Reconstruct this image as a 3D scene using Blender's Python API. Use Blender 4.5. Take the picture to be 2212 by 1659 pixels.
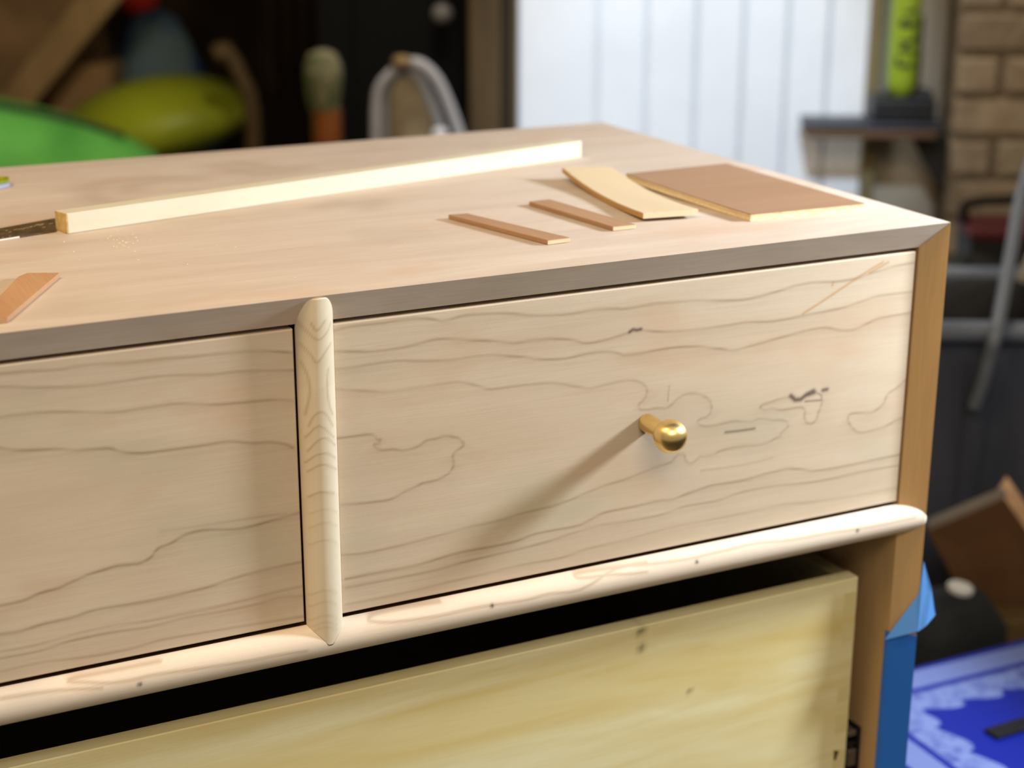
import bpy, bmesh, math, random
import numpy as np
from mathutils import Vector, Matrix, Euler

for o in list(bpy.data.objects):
    bpy.data.objects.remove(o, do_unlink=True)
SC = bpy.context.scene
COL = SC.collection
random.seed(7)
rng = np.random.default_rng(7)
PI = math.pi
TOPZ = 0.80          # height of the dresser top above the floor; floor at z = 0

# ------------------------------------------------------------------ camera
CAM = Vector((-0.7385, -0.8399, TOPZ + 0.2324))
YAW, PITCH, ROLL, FPX = 0.4563, 0.3105, 0.0019, 3554.6
fw = Vector((math.sin(YAW)*math.cos(PITCH), math.cos(YAW)*math.cos(PITCH), -math.sin(PITCH)))
rt = Vector((math.cos(YAW), -math.sin(YAW), 0))
up = rt.cross(fw)
c_, s_ = math.cos(ROLL), math.sin(ROLL)
rt, up = (rt*c_ + up*s_), (up*c_ - rt*s_)
cam_d = bpy.data.cameras.new('camera')
cam = bpy.data.objects.new('camera', cam_d)
COL.objects.link(cam)
cam.matrix_world = Matrix(((rt.x, up.x, -fw.x, CAM.x), (rt.y, up.y, -fw.y, CAM.y), (rt.z, up.z, -fw.z, CAM.z), (0, 0, 0, 1)))
cam_d.sensor_width = 36
cam_d.lens = FPX*36/2212
cam_d.clip_start = .02
cam_d.dof.use_dof = True
cam_d.dof.focus_distance = 0.97
cam_d.dof.aperture_fstop = 5.2
SC.camera = cam

# ------------------------------------------------------------------ world, lamps, exposure
w = bpy.data.worlds.new('world'); SC.world = w; w.use_nodes = True
bg = w.node_tree.nodes['Background']
bg.inputs[0].default_value = (1.0, .86, .66, 1); bg.inputs[1].default_value = 0.36

def lamp(name, kind, loc, target, power, col, **k):
    d = bpy.data.lights.new(name, kind); d.energy = power; d.color = col
    for a, b in k.items(): setattr(d, a, b)
    o = bpy.data.objects.new(name, d); COL.objects.link(o); o.location = loc
    o.rotation_euler = (Vector(target)-Vector(loc)).to_track_quat('-Z', 'Y').to_euler()
    return o
# the bright work lamp clamped to the right of the dresser
lamp('work_lamp', 'SPOT', (.445, -.20, TOPZ+.255), (-.38, .12, TOPZ-.10), 49, (.86, .94, 1), spot_size=math.radians(116), spot_blend=.25, shadow_soft_size=.058)
# ceiling fitting in front of the dresser, warm bulb over its left end, spot on the white boards
lamp('ceiling_fitting', 'AREA', (-.75, -1.65, 2.25), (-.45, .1, TOPZ-.1), 24, (1, .84, .63), shape='RECTANGLE', size=1.2, size_y=.7)
lamp('ceiling_bulb', 'AREA', (-1.2, -.12, 1.95), (-.75, .02, TOPZ), 12, (1, .64, .28), shape='DISK', size=.4)
lamp('track_spot', 'SPOT', (-.3, -.2, 2.3), (.95, 1.82, .58), 320, (.66, .82, 1), spot_size=math.radians(21), spot_blend=.8, shadow_soft_size=.06)
lamp('rear_fill', 'AREA', (.394, 1.40, 2.4), (1.45, 3.6, .6), 32, (1, .94, .84), shape='DISK', size=.35)  # added fill, no such lamp seen; lifts the dim far end

SC.view_settings.view_transform = 'Standard'
SC.view_settings.look = 'None'
SC.view_settings.exposure = 0.0
SC.view_settings.gamma = 1.0
SC.view_settings.use_curve_mapping = False
SC.cycles.use_denoising = True
SC.cycles.max_bounces = 6
SC.cycles.caustics_reflective = False
SC.cycles.sample_clamp_indirect = 4

# ------------------------------------------------------------------ where things stand: the far end of the room is
# turned 28 degrees to the dresser; RM(u, v, z): u to the right, v away from the camera's foot point
RYAW = math.radians(28)
RU = Vector((math.cos(RYAW), -math.sin(RYAW), 0)); RV = Vector((math.sin(RYAW), math.cos(RYAW), 0))
def RM(u, v, z): return Vector((CAM.x, CAM.y, 0)) + RU*u + RV*v + Vector((0, 0, z))
def ray(px, py): return fw + rt*((px-1106)/FPX) - up*((py-829.5)/FPX)
def S(px, py, v):              # (u, v, z) of a sighting at distance v
    d = ray(px, py); t = v/d.dot(RV); return (d.dot(RU)*t, v, CAM.z + d.z*t)
def W(px, py, v): return RM(*S(px, py, v))

# ------------------------------------------------------------------ mesh helpers
def new(): return bmesh.new()
def hexa(bm, b, t):            # bottom ring (ccw from above), top ring
    vb = [bm.verts.new(p) for p in b]; vt = [bm.verts.new(p) for p in t]; n = len(b)
    bm.faces.new(vb[::-1]); bm.faces.new(vt)
    for i in range(n): bm.faces.new((vb[i], vb[(i+1) % n], vt[(i+1) % n], vt[i]))
def box(bm, x0, x1, y0, y1, z0, z1):
    hexa(bm, [(x0, y0, z0), (x1, y0, z0), (x1, y1, z0), (x0, y1, z0)], [(x0, y0, z1), (x1, y0, z1), (x1, y1, z1), (x0, y1, z1)])
def rbox(bm, u0, u1, v0, v1, z0, z1):      # box in the turned room frame
    hexa(bm, [RM(u0, v0, z0), RM(u1, v0, z0), RM(u1, v1, z0), RM(u0, v1, z0)], [RM(u0, v0, z1), RM(u1, v0, z1), RM(u1, v1, z1), RM(u0, v1, z1)])
def prism(bm, pts, off):                   # polygon swept along a vector
    off = Vector(off); n = len(pts)
    a = [bm.verts.new(Vector(p)) for p in pts]; b = [bm.verts.new(Vector(p)+off) for p in pts]
    bm.faces.new(a); bm.faces.new(b[::-1])
    for i in range(n): bm.faces.new((a[(i+1) % n], a[i], b[i], b[(i+1) % n]))
def tube(bm, path, rad, seg=10, cap=True):
    path = [Vector(p) for p in path]; n = len(path); rings = []
    if not hasattr(rad, '__len__'): rad = [rad]*n
    nrm = None
    for i, p in enumerate(path):
        t = (path[min(i+1, n-1)]-path[max(i-1, 0)]).normalized()
        if nrm is None: nrm = t.orthogonal().normalized()
        else: nrm = (nrm - t*nrm.dot(t)).normalized()
        b = t.cross(nrm)
        rings.append([bm.verts.new(p + (nrm*math.cos(2*PI*k/seg) + b*math.sin(2*PI*k/seg))*rad[i]) for k in range(seg)])
    for a, b in zip(rings, rings[1:]):
        for k in range(seg): bm.faces.new((a[k], a[(k+1) % seg], b[(k+1) % seg], b[k]))
    if cap: bm.faces.new(rings[0][::-1]); bm.faces.new(rings[-1])
def lathe(bm, prof, M=Matrix(), seg=24):   # prof: (radius, height) up the z axis
    rings = []
    for r, h in prof:
        if r < 1e-6: rings.append([bm.verts.new(M @ Vector((0, 0, h)))])
        else: rings.append([bm.verts.new(M @ Vector((r*math.cos(2*PI*k/seg), r*math.sin(2*PI*k/seg), h))) for k in range(seg)])
    for a, b in zip(rings, rings[1:]):
        for k in range(seg):
            k2 = (k+1) % seg
            f = [a[k % len(a)], a[k2 % len(a)], b[k2 % len(b)], b[k % len(b)]]
            f = list(dict.fromkeys(f))
            if len(f) > 2: bm.faces.new(f)
    if len(rings[0]) > 1: bm.faces.new(rings[0][::-1])
    if len(rings[-1]) > 1: bm.faces.new(rings[-1])
def bevel(bm, w_, seg=2):
    bmesh.ops.bevel(bm, geom=list(bm.edges), offset=w_, segments=seg, affect='EDGES', profile=.5)
def smooth_path(pts, n=6):
    pts = [Vector(p) for p in pts]; out = []
    for i in range(len(pts)-1):
        p0, p1, p2, p3 = pts[max(i-1, 0)], pts[i], pts[i+1], pts[min(i+2, len(pts)-1)]
        for k in range(n):
            t = k/n
            out.append(.5*((2*p1) + (p2-p0)*t + (2*p0-5*p1+4*p2-p3)*t*t + (3*p1-p0-3*p2+p3)*t**3))
    return out+[pts[-1]]
def lumpy(bm, amp, freq, seed=0):
    from mathutils import noise
    for v in bm.verts:
        d = noise.noise_vector(v.co*freq + Vector((seed*7.3, 0, seed)))
        v.co += d*amp

def loc_of(o):
    M = Matrix.Identity(4)
    while o is not None:
        M = Matrix.LocRotScale(o.location, o.rotation_euler, o.scale) @ M; o = o.parent
    return M
def obj(name, bm, m, parent=None, smooth=False, loc=None):
    """Link a bmesh given in world coordinates as one object (origin at loc, or the parent's)."""
    bmesh.ops.recalc_face_normals(bm, faces=bm.faces)
    if loc is not None and parent is None: inv = Matrix.Translation(-Vector(loc))
    elif parent is not None: inv = loc_of(parent).inverted()
    else: inv = None
    if inv is not None: bmesh.ops.transform(bm, matrix=inv, verts=bm.verts)
    me = bpy.data.meshes.new(name); bm.to_mesh(me); bm.free()
    if smooth is True:
        for p in me.polygons: p.use_smooth = True
    elif smooth:
        me.shade_smooth() if hasattr(me, 'shade_smooth') else None
        me.set_sharp_from_angle(angle=math.radians(smooth))
    o = bpy.data.objects.new(name, me); COL.objects.link(o)
    if m is not None: me.materials.append(m)
    if parent is not None: o.parent = parent
    elif loc is not None: o.location = loc
    return o
def tag(o, label, cat, group=None):
    o['label'] = label; o['category'] = cat
    if group: o['group'] = group
    return o
def thing(name, label, cat, loc=(0, 0, 0), rz=0, group=None):
    o = bpy.data.objects.new(name, None); COL.objects.link(o); o.location = loc; o.rotation_euler = (0, 0, rz)
    o.empty_display_size = .05
    return tag(o, label, cat, group)
def struct(name, bm, m, smooth=False):
    o = obj(name, bm, m, None, smooth); o['kind'] = 'structure'; return o

# ------------------------------------------------------------------ materials
def L(c):                      # sRGB 0-255 -> linear
    return tuple(((x/255)/12.92 if x/255 <= .04045 else ((x/255+.055)/1.055)**2.4) for x in c)+(1,)
class NT:
    def __init__(s, name):
        s.m = bpy.data.materials.new(name); s.m.use_nodes = True; s.t = s.m.node_tree; s.N = s.t.nodes
        s.b = s.N['Principled BSDF']
    def n(s, ty, **k):
        x = s.N.new(ty)
        for a, b in k.items():
            if a.startswith('_'): setattr(x, a[1:], b)
            else: x.inputs[a.replace('__', ' ')].default_value = b
        return x
    def l(s, a, b): s.t.links.new(a, b)
    def mix(s, fac, a, b, mode='MIX'):
        x = s.N.new('ShaderNodeMix'); x.data_type = 'RGBA'; x.blend_type = mode
        for i, v in ((0, fac), (6, a), (7, b)):
            if hasattr(v, 'is_output'): s.l(v, x.inputs[i])
            else: x.inputs[i].default_value = v
        return x.outputs[2]
    def noise(s, vec, scale, detail=4, rough=.55, dist=0):
        x = s.n('ShaderNodeTexNoise', Scale=scale, Detail=detail, Roughness=rough, Distortion=dist); s.l(vec, x.inputs['Vector']); return x.outputs['Fac']
    def ramp(s, f, a, b):
        x = s.N.new('ShaderNodeMapRange'); x.inputs[1].default_value = a; x.inputs[2].default_value = b; s.l(f, x.inputs[0]); return x.outputs[0]
    def vec(s, scale=(1, 1, 1), loc=(0, 0, 0)):
        tc = s.N.new('ShaderNodeTexCoord'); mp = s.N.new('ShaderNodeMapping'); s.l(tc.outputs['Object'], mp.inputs[0])
        mp.inputs['Scale'].default_value = scale; mp.inputs['Location'].default_value = loc; return mp.outputs[0]
    def bump(s, h, st, dist=.001):
        x = s.n('ShaderNodeBump', Strength=st, Distance=dist); s.l(h, x.inputs['Height']); s.l(x.outputs[0], s.b.inputs['Normal'])
def wood(name, base, dark, line=None, axis=0, attr=None, mott=.35, fib=.22, rough=.62, stain=None, rings=0.0, seed=0.0, tint=None, mscale=1.0, patch=None):
    """Bare planed timber: long soft mottling, fine fibres along axis, optional traced growth-ring lines from a mesh attribute."""
    t = NT(name)
    sc = [1, 1, 1]; sc[axis] = .13
    v = t.vec(sc, (seed, seed*1.7, seed*.6))
    c = t.mix(t.ramp(t.noise(v, 28*mscale, 3, .6, .6), .3, .72), base, tint or tuple(b*(1-mott)+d*mott for b, d in zip(base, dark)))
    sc2 = [1, 1, 1]; sc2[axis] = .03
    v2 = t.vec(sc2, (seed, 0, 0))
    fn = t.noise(v2, 900, 3, .7)
    m = t.N.new('ShaderNodeMath'); m.operation = 'MULTIPLY'; m.inputs[1].default_value = fib; t.l(t.ramp(fn, .42, .75), m.inputs[0])
    c = t.mix(m.outputs[0], c, dark)
    sp = t.noise(t.vec(), 1300, 2, .7)      # pores and fleck
    q2 = t.N.new('ShaderNodeMath'); q2.operation = 'MULTIPLY'; q2.inputs[1].default_value = .10; t.l(t.ramp(sp, .45, .7), q2.inputs[0])
    c = t.mix(q2.outputs[0], c, dark)
    if rings:
        sc3 = [1, 1, 1]; sc3[axis] = .07
        wv = t.n('ShaderNodeTexWave', Scale=rings, Distortion=5.5, Detail=2.5)
        wv.inputs['Detail Scale'].default_value = .8; wv.bands_direction = 'Z' if axis != 2 else 'X'
        t.l(t.vec(sc3, (seed, .3, seed)), wv.inputs['Vector'])
        p = t.N.new('ShaderNodeMath'); p.operation = 'POWER'; p.inputs[1].default_value = 5; t.l(wv.outputs['Fac'], p.inputs[0])
        q = t.N.new('ShaderNodeMath'); q.operation = 'MULTIPLY'; q.inputs[1].default_value = .55; t.l(p.outputs[0], q.inputs[0])
        c = t.mix(q.outputs[0], c, line or dark)
    if patch:                                 # faint pinkish and greyish-green clouds of the bare wood
        c = t.mix(t.ramp(t.noise(t.vec([.45 if i == axis else 1 for i in range(3)], (seed+3, 1, 2)), 17, 3, .6), .56, .80), c, patch[0])
        c = t.mix(t.ramp(t.noise(t.vec([.4 if i == axis else 1 for i in range(3)], (seed+9, 5, 7)), 13, 3, .6), .56, .82), c, patch[1])
    if attr:
        for nm, col in attr:
            a = t.N.new('ShaderNodeAttribute'); a.attribute_name = nm
            c = t.mix(a.outputs['Fac'], c, col)
    t.l(c, t.b.inputs['Base Color']); t.b.inputs['Roughness'].default_value = rough
    t.b.inputs['Specular IOR Level'].default_value = .25
    t.bump(fn, .12, .0004)
    return t.m
def plain(name, col, rough=.6, metal=0, var=.25, scale=14, spec=.4, bump=0, dark=None):
    t = NT(name); n = t.noise(t.vec(), scale, 4)
    c = t.mix(t.ramp(n, .3, .7), col, dark or tuple(x*(1-var) for x in col[:3])+(1,))
    t.l(c, t.b.inputs['Base Color'])
    t.b.inputs['Roughness'].default_value = rough; t.b.inputs['Metallic'].default_value = metal
    t.b.inputs['Specular IOR Level'].default_value = spec
    if bump: t.bump(n, bump, .01)
    return t.m
def blotch(name, a, b, scale, lo=.4, hi=.6, rough=.8, stretch=(1, 1, 1), bump=0, c3=None):
    t = NT(name); v = t.vec(stretch); n = t.noise(v, scale, 4, .55, .4)
    c = t.mix(t.ramp(n, lo, hi), a, b)
    if c3: c = t.mix(t.ramp(t.noise(v, scale*.45, 2), .52, .68), c, c3)
    t.l(c, t.b.inputs['Base Color']); t.b.inputs['Roughness'].default_value = rough; t.b.inputs['Specular IOR Level'].default_value = .25
    if bump: t.bump(n, bump, .02)
    return t.m
# ------------------------------------------------------------------ growth-ring lines of the visible boards, in millimetres on each board's own face
GR=[[(-434.7,-23.9),(-422.3,-22.8),(-404.4,-22.9),(-389.8,-22.3),(-377.0,-23.5),(-367.7,-26.4),(-361.1,-26.1),(-352.7,-24.7),(-341.3,-25.2),(-324.9,-26.7),(-310.3,-29.8),(-294.4,-31.5),(-280.4,-32.0),(-265.2,-31.4),(-249.8,-32.6),(-244.1,-33.5),(-224.7,-32.8),(-211.9,-33.4),(-188.8,-34.5),(-174.5,-36.1),(-159.0,-37.7),(-148.6,-37.3),(-135.1,-35.9),(-117.2,-33.0),(-101.1,-32.2),(-84.7,-33.8),(-68.2,-33.3),(-51.6,-30.5),(-39.3,-29.0),(-20.1,-27.5)],[(-434.2,-35.9),(-422.7,-37.7),(-411.1,-39.5),(-395.7,-39.5),(-381.8,-38.3),(-370.6,-37.2),(-358.4,-38.6),(-339.4,-41.9),(-320.0,-45.6),(-308.2,-45.3),(-294.3,-46.2),(-280.1,-49.1),(-269.9,-52.3),(-254.5,-51.4),(-240.0,-49.0),(-232.1,-48.5),(-214.2,-52.1),(-192.0,-53.5),(-167.5,-53.4),(-153.0,-52.9),(-137.1,-54.8),(-123.3,-54.8),(-112.6,-54.1),(-94.2,-53.5),(-75.5,-52.0),(-61.2,-49.7),(-50.1,-47.9),(-38.8,-47.8),(-19.8,-48.1)],[(-434.1,-47.0),(-423.0,-47.4),(-411.3,-46.8),(-395.8,-46.8),(-382.0,-48.9),(-363.3,-50.9),(-349.0,-50.8),(-332.7,-51.6),(-317.0,-54.8),(-300.2,-58.6),(-285.0,-60.2),(-269.8,-58.9),(-254.3,-59.7),(-244.8,-63.1),(-243.4,-63.4),(-230.6,-63.8),(-216.8,-63.1),(-203.8,-63.2),(-187.5,-65.3),(-173.0,-68.4),(-162.5,-71.0),(-146.8,-69.2),(-133.2,-67.7),(-115.1,-65.4),(-101.0,-64.3),(-90.1,-64.5),(-78.8,-67.7),(-67.5,-68.7),(-58.7,-66.7),(-48.8,-63.7),(-37.4,-62.9),(-19.6,-62.4)],[(-434.5,-58.8),(-423.4,-60.8),(-411.7,-63.4),(-402.6,-64.9),(-386.9,-65.1),(-372.0,-65.1),(-358.7,-65.1),(-351.1,-66.7),(-343.4,-69.8),(-335.6,-72.6),(-319.9,-72.9),(-300.0,-73.9),(-289.9,-75.5),(-277.6,-79.1),(-268.3,-81.8),(-259.4,-81.2),(-247.3,-80.1),(-239.1,-80.3),(-231.8,-82.7),(-227.0,-87.1),(-226.8,-91.9),(-229.3,-95.3),(-232.4,-97.7),(-231.3,-100.7),(-226.0,-102.0),(-219.7,-101.9),(-212.3,-103.0),(-208.1,-101.2),(-204.0,-98.0),(-198.8,-95.9),(-192.4,-95.8),(-185.8,-97.7),(-180.3,-101.4),(-177.9,-105.7),(-177.7,-109.6),(-180.3,-113.1),(-185.1,-113.8),(-187.8,-115.4),(-186.0,-118.1),(-180.5,-120.1),(-174.0,-120.4),(-167.4,-119.9),(-159.7,-119.6),(-151.8,-121.3),(-145.1,-122.1),(-140.7,-121.0),(-133.9,-122.0),(-128.1,-123.4),(-122.4,-124.2),(-117.7,-126.4),(-116.3,-129.7),(-119.6,-132.2),(-121.8,-133.9),(-122.2,-135.8),(-126.2,-136.7),(-130.6,-138.5),(-138.5,-139.3),(-150.9,-138.3),(-162.1,-138.0),(-169.8,-138.8),(-174.1,-140.6),(-180.7,-140.5),(-185.1,-140.3),(-189.3,-143.1),(-193.1,-143.4),(-195.9,-141.0),(-197.2,-136.9),(-201.0,-135.8),(-203.6,-137.3),(-206.7,-140.2),(-213.1,-141.6),(-221.6,-142.7),(-232.1,-144.8),(-244.6,-147.1),(-258.0,-148.7),(-273.4,-152.0),(-286.9,-155.1),(-304.4,-156.4),(-316.7,-157.2),(-329.8,-158.7),(-344.8,-159.4),(-359.6,-160.1),(-379.1,-161.8),(-398.2,-163.0),(-417.1,-163.7),(-426.4,-163.0),(-433.8,-161.9)],[(-433.7,-88.7),(-424.2,-89.1),(-416.0,-89.2),(-411.5,-90.5),(-409.3,-93.0),(-407.4,-93.7),(-408.9,-95.8),(-411.2,-95.9),(-410.3,-98.3),(-406.2,-100.3),(-399.7,-100.9),(-393.2,-102.8),(-386.7,-102.5),(-381.9,-100.9),(-378.1,-98.8),(-372.4,-98.5),(-365.7,-97.6),(-360.0,-99.5),(-356.1,-101.7),(-353.8,-104.9),(-355.7,-107.0),(-359.1,-108.8),(-361.1,-111.3),(-360.6,-115.1),(-361.1,-118.8),(-364.1,-122.1),(-368.9,-124.1),(-373.7,-125.1),(-380.4,-125.4),(-386.2,-127.3),(-391.9,-128.6),(-397.6,-130.9),(-403.2,-132.3),(-408.8,-132.2),(-418.1,-131.5),(-432.8,-129.9)],[(-431.5,-178.0),(-412.8,-177.9),(-393.8,-178.2),(-379.3,-177.7),(-364.7,-175.6),(-349.8,-175.1),(-334.9,-175.5),(-319.7,-174.9),(-304.3,-172.3),(-288.8,-172.1),(-273.0,-172.0),(-257.6,-167.3),(-245.1,-166.6),(-231.4,-166.5),(-215.5,-165.9),(-204.7,-166.8),(-193.9,-164.6),(-183.0,-163.0),(-173.1,-161.7),(-160.9,-162.3),(-149.6,-162.4),(-132.7,-160.9),(-121.3,-160.3),(-114.4,-159.9),(-103.7,-162.4),(-94.2,-165.0),(-79.9,-165.9),(-61.9,-165.9),(-43.8,-165.7),(-19.8,-165.2)],[(-431.7,-183.7),(-412.9,-184.1),(-389.1,-184.0),(-369.6,-183.5),(-349.9,-181.9),(-329.8,-180.9),(-309.4,-180.3),(-288.7,-178.2),(-273.0,-176.1),(-257.5,-175.2),(-236.5,-176.0),(-215.1,-175.9),(-193.5,-173.2),(-171.5,-173.6),(-149.2,-170.8),(-128.7,-170.8),(-117.1,-171.4),(-103.1,-172.6),(-79.4,-173.5),(-55.3,-172.8),(-19.6,-173.4)],[(-432.0,-194.6),(-408.5,-194.7),(-384.4,-194.2),(-359.9,-193.3),(-334.9,-192.3),(-309.4,-191.8),(-288.5,-192.3),(-272.7,-190.3),(-257.2,-189.0),(-236.1,-188.5),(-209.4,-186.4),(-182.0,-186.4),(-159.7,-186.3),(-137.0,-185.8),(-113.9,-185.7),(-90.2,-188.3),(-54.0,-189.4),(-19.4,-190.0)],[(-183.6,-150.0),(-167.0,-151.2),(-144.6,-151.4),(-127.6,-150.1)],[(-19.3,-110.2),(-26.2,-114.9),(-34.4,-118.9),(-37.5,-125.1),(-45.6,-130.1),(-54.1,-129.7),(-63.7,-128.4),(-67.1,-131.0),(-65.6,-135.3),(-60.3,-141.3),(-54.1,-143.8),(-45.6,-143.5),(-33.6,-142.3),(-26.5,-139.2),(-19.8,-138.3)],[(-113.1,-109.1),(-122.2,-108.8),(-131.1,-110.5),(-137.8,-111.5),(-139.4,-113.7),(-135.4,-115.3),(-129.7,-115.2),(-122.8,-117.2),(-114.8,-117.4),(-106.8,-117.5),(-103.1,-120.6),(-103.4,-124.6),(-101.3,-129.4),(-96.6,-130.6),(-93.3,-128.1),(-91.9,-123.3),(-89.9,-118.5),(-89.6,-114.5)]]
GRW=[0.8,0.8,0.8,0.65,0.75,0.8,0.7,0.55,0.4,0.75,0.75]
KN=[[(-115.4,-108.3),(-111.7,-111.8),(-107.1,-112.0),(-102.7,-109.1),(-97.1,-107.4)],[(-102.7,-109.6),(-96.4,-108.5)],[(-89.5,-108.1),(-86.0,-108.0)],[(-95.9,-108.1),(-90.4,-111.4),(-90.2,-113.4)],[(-103.5,-114.0),(-90.7,-114.9)],[(-166.0,-126.2),(-156.0,-126.8),(-143.1,-127.1)],[(-210.2,-88.1),(-210.9,-98.5)],[(-240.3,-48.7),(-237.9,-47.4),(-235.0,-48.2),(-232.1,-47.9)],[(-281.4,-14.3),(-281.1,-14.3)]]
KW=[1.6,1.7,1.4,0.7,0.6,0.9,0.45,1.1,0.8]
KS=[1,1,0.95,0.6,0.8,0.75,0.4,0.95,0.9]
SCR=[[(-109.4,-52.6),(-94.7,-46.1),(-78.8,-38.6),(-62.8,-31.1),(-46.5,-24.5)],[(-57.2,-30.8),(-42.0,-25.0)],[(-87.2,-36.0),(-86.6,-34.1)]]
GL=[[(-618.0,-24.3),(-606.9,-24.8),(-597.1,-25.4),(-586.6,-26.1),(-578.8,-25.6),(-566.5,-26.0),(-553.2,-26.9),(-541.4,-27.3),(-529.4,-27.6),(-517.2,-28.4),(-504.9,-28.8),(-494.2,-29.3),(-484.1,-29.6),(-471.5,-31.0),(-459.2,-33.9)],[(-618.6,-31.4),(-611.3,-32.4),(-603.9,-33.9),(-592.6,-35.4),(-581.3,-36.8),(-569.7,-37.4),(-557.9,-37.4),(-550.0,-37.3),(-542.0,-37.1),(-530.0,-37.6),(-517.8,-38.8),(-505.6,-40.1),(-493.1,-40.5),(-476.2,-41.9),(-459.2,-43.8)],[(-620.1,-47.7),(-611.1,-47.7),(-601.3,-48.1),(-590.0,-49.3),(-578.5,-51.4),(-566.9,-53.1),(-557.5,-54.1),(-547.2,-54.0),(-535.1,-54.1),(-527.0,-54.2),(-514.7,-56.0),(-502.4,-58.0),(-485.6,-59.1),(-472.8,-59.9),(-459.9,-62.0)],[(-621.7,-65.0),(-614.3,-67.1),(-603.1,-68.9),(-591.7,-70.4),(-584.0,-72.0),(-574.7,-72.9),(-565.3,-73.9),(-560.7,-76.2),(-552.9,-78.6),(-544.9,-79.9),(-536.8,-80.2),(-524.4,-80.4),(-512.0,-80.5),(-501.9,-80.3),(-495.2,-81.0),(-485.1,-83.6),(-473.9,-84.9),(-466.2,-87.0),(-461.0,-90.1)],[(-629.8,-154.5),(-618.1,-153.9),(-607.7,-151.2),(-598.1,-150.1),(-590.0,-147.8),(-581.9,-145.7),(-573.7,-144.4),(-565.5,-143.3),(-557.4,-144.0),(-552.5,-144.1),(-547.4,-142.4),(-543.9,-139.1),(-541.2,-136.9),(-534.5,-135.5),(-527.6,-132.4),(-519.1,-131.1),(-511.5,-131.6),(-497.9,-133.8),(-487.5,-133.9),(-476.0,-132.4),(-459.1,-130.8)],[(-631.3,-171.2),(-619.6,-171.6),(-607.7,-169.7),(-591.7,-169.1),(-579.5,-167.2),(-563.1,-167.5),(-550.7,-167.8),(-533.9,-167.6),(-516.8,-166.5),(-503.8,-164.6),(-490.6,-163.0),(-477.4,-162.4),(-459.0,-161.8)],[(-632.2,-181.2),(-616.6,-181.6),(-600.6,-180.2),(-584.4,-179.2),(-568.0,-178.6),(-551.5,-179.9),(-530.4,-179.8),(-508.9,-179.7),(-491.4,-178.7),(-473.6,-177.6),(-459.2,-177.3)],[(-632.6,-185.5),(-613.0,-185.5),(-592.8,-183.2),(-572.4,-182.7),(-551.8,-184.0),(-530.6,-183.0),(-509.1,-183.3),(-487.2,-182.8),(-473.8,-181.8),(-458.9,-183.0)],[(-633.3,-193.4),(-609.6,-192.5),(-585.6,-194.8),(-560.9,-195.2),(-544.0,-193.5),(-518.4,-194.4),(-492.2,-195.4),(-459.0,-196.7)],[(-539.8,-127.4),(-510.4,-128.4),(-480.3,-128.9),(-459.6,-131.2)]]
GLW=[0.8,0.75,0.75,0.9,1.0,0.85,0.55,0.75,0.6,0.35]
RA=[[(-372.0,-203.6),(-390.9,-203.1),(-410.1,-203.1),(-417.1,-203.5),(-419.8,-204.6),(-418.4,-205.7),(-407.8,-207.8),(-393.7,-209.0),(-374.5,-210.0),(-359.7,-209.7),(-344.8,-209.8),(-329.9,-210.8),(-314.6,-211.4),(-299.1,-210.6),(-278.2,-212.2),(-250.0,-204.7),(-221.2,-206.2),(-197.8,-207.3),(-181.2,-207.0),(-164.3,-206.8),(-141.5,-206.5),(-113.5,-208.7),(-84.2,-209.3),(-48.2,-211.0),(-9.4,-211.0)],[(-226.2,-204.8),(-238.3,-204.6),(-259.4,-203.9),(-272.9,-203.6),(-278.5,-203.8),(-278.4,-205.1),(-271.5,-206.1),(-255.8,-206.9),(-240.2,-208.9),(-228.1,-209.7)],[(-546.2,-204.2),(-571.2,-204.1),(-583.5,-204.0),(-594.0,-203.9),(-598.3,-204.7),(-588.4,-206.5),(-576.7,-209.0),(-564.4,-209.8),(-551.9,-209.6),(-531.0,-210.9),(-513.9,-212.0),(-496.5,-213.0),(-478.8,-213.2),(-460.8,-214.4)],[(-635.8,-205.9),(-604.6,-207.4),(-581.0,-210.8)]]
NH=[[(-339.7,-210.5),(-339.6,-210.6)],[(-190.3,-210.0),(-190.2,-210.0)],[(-59.9,-211.6),(-59.8,-211.6)],[(-560.1,-213.1),(-560.0,-213.2)]]
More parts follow.
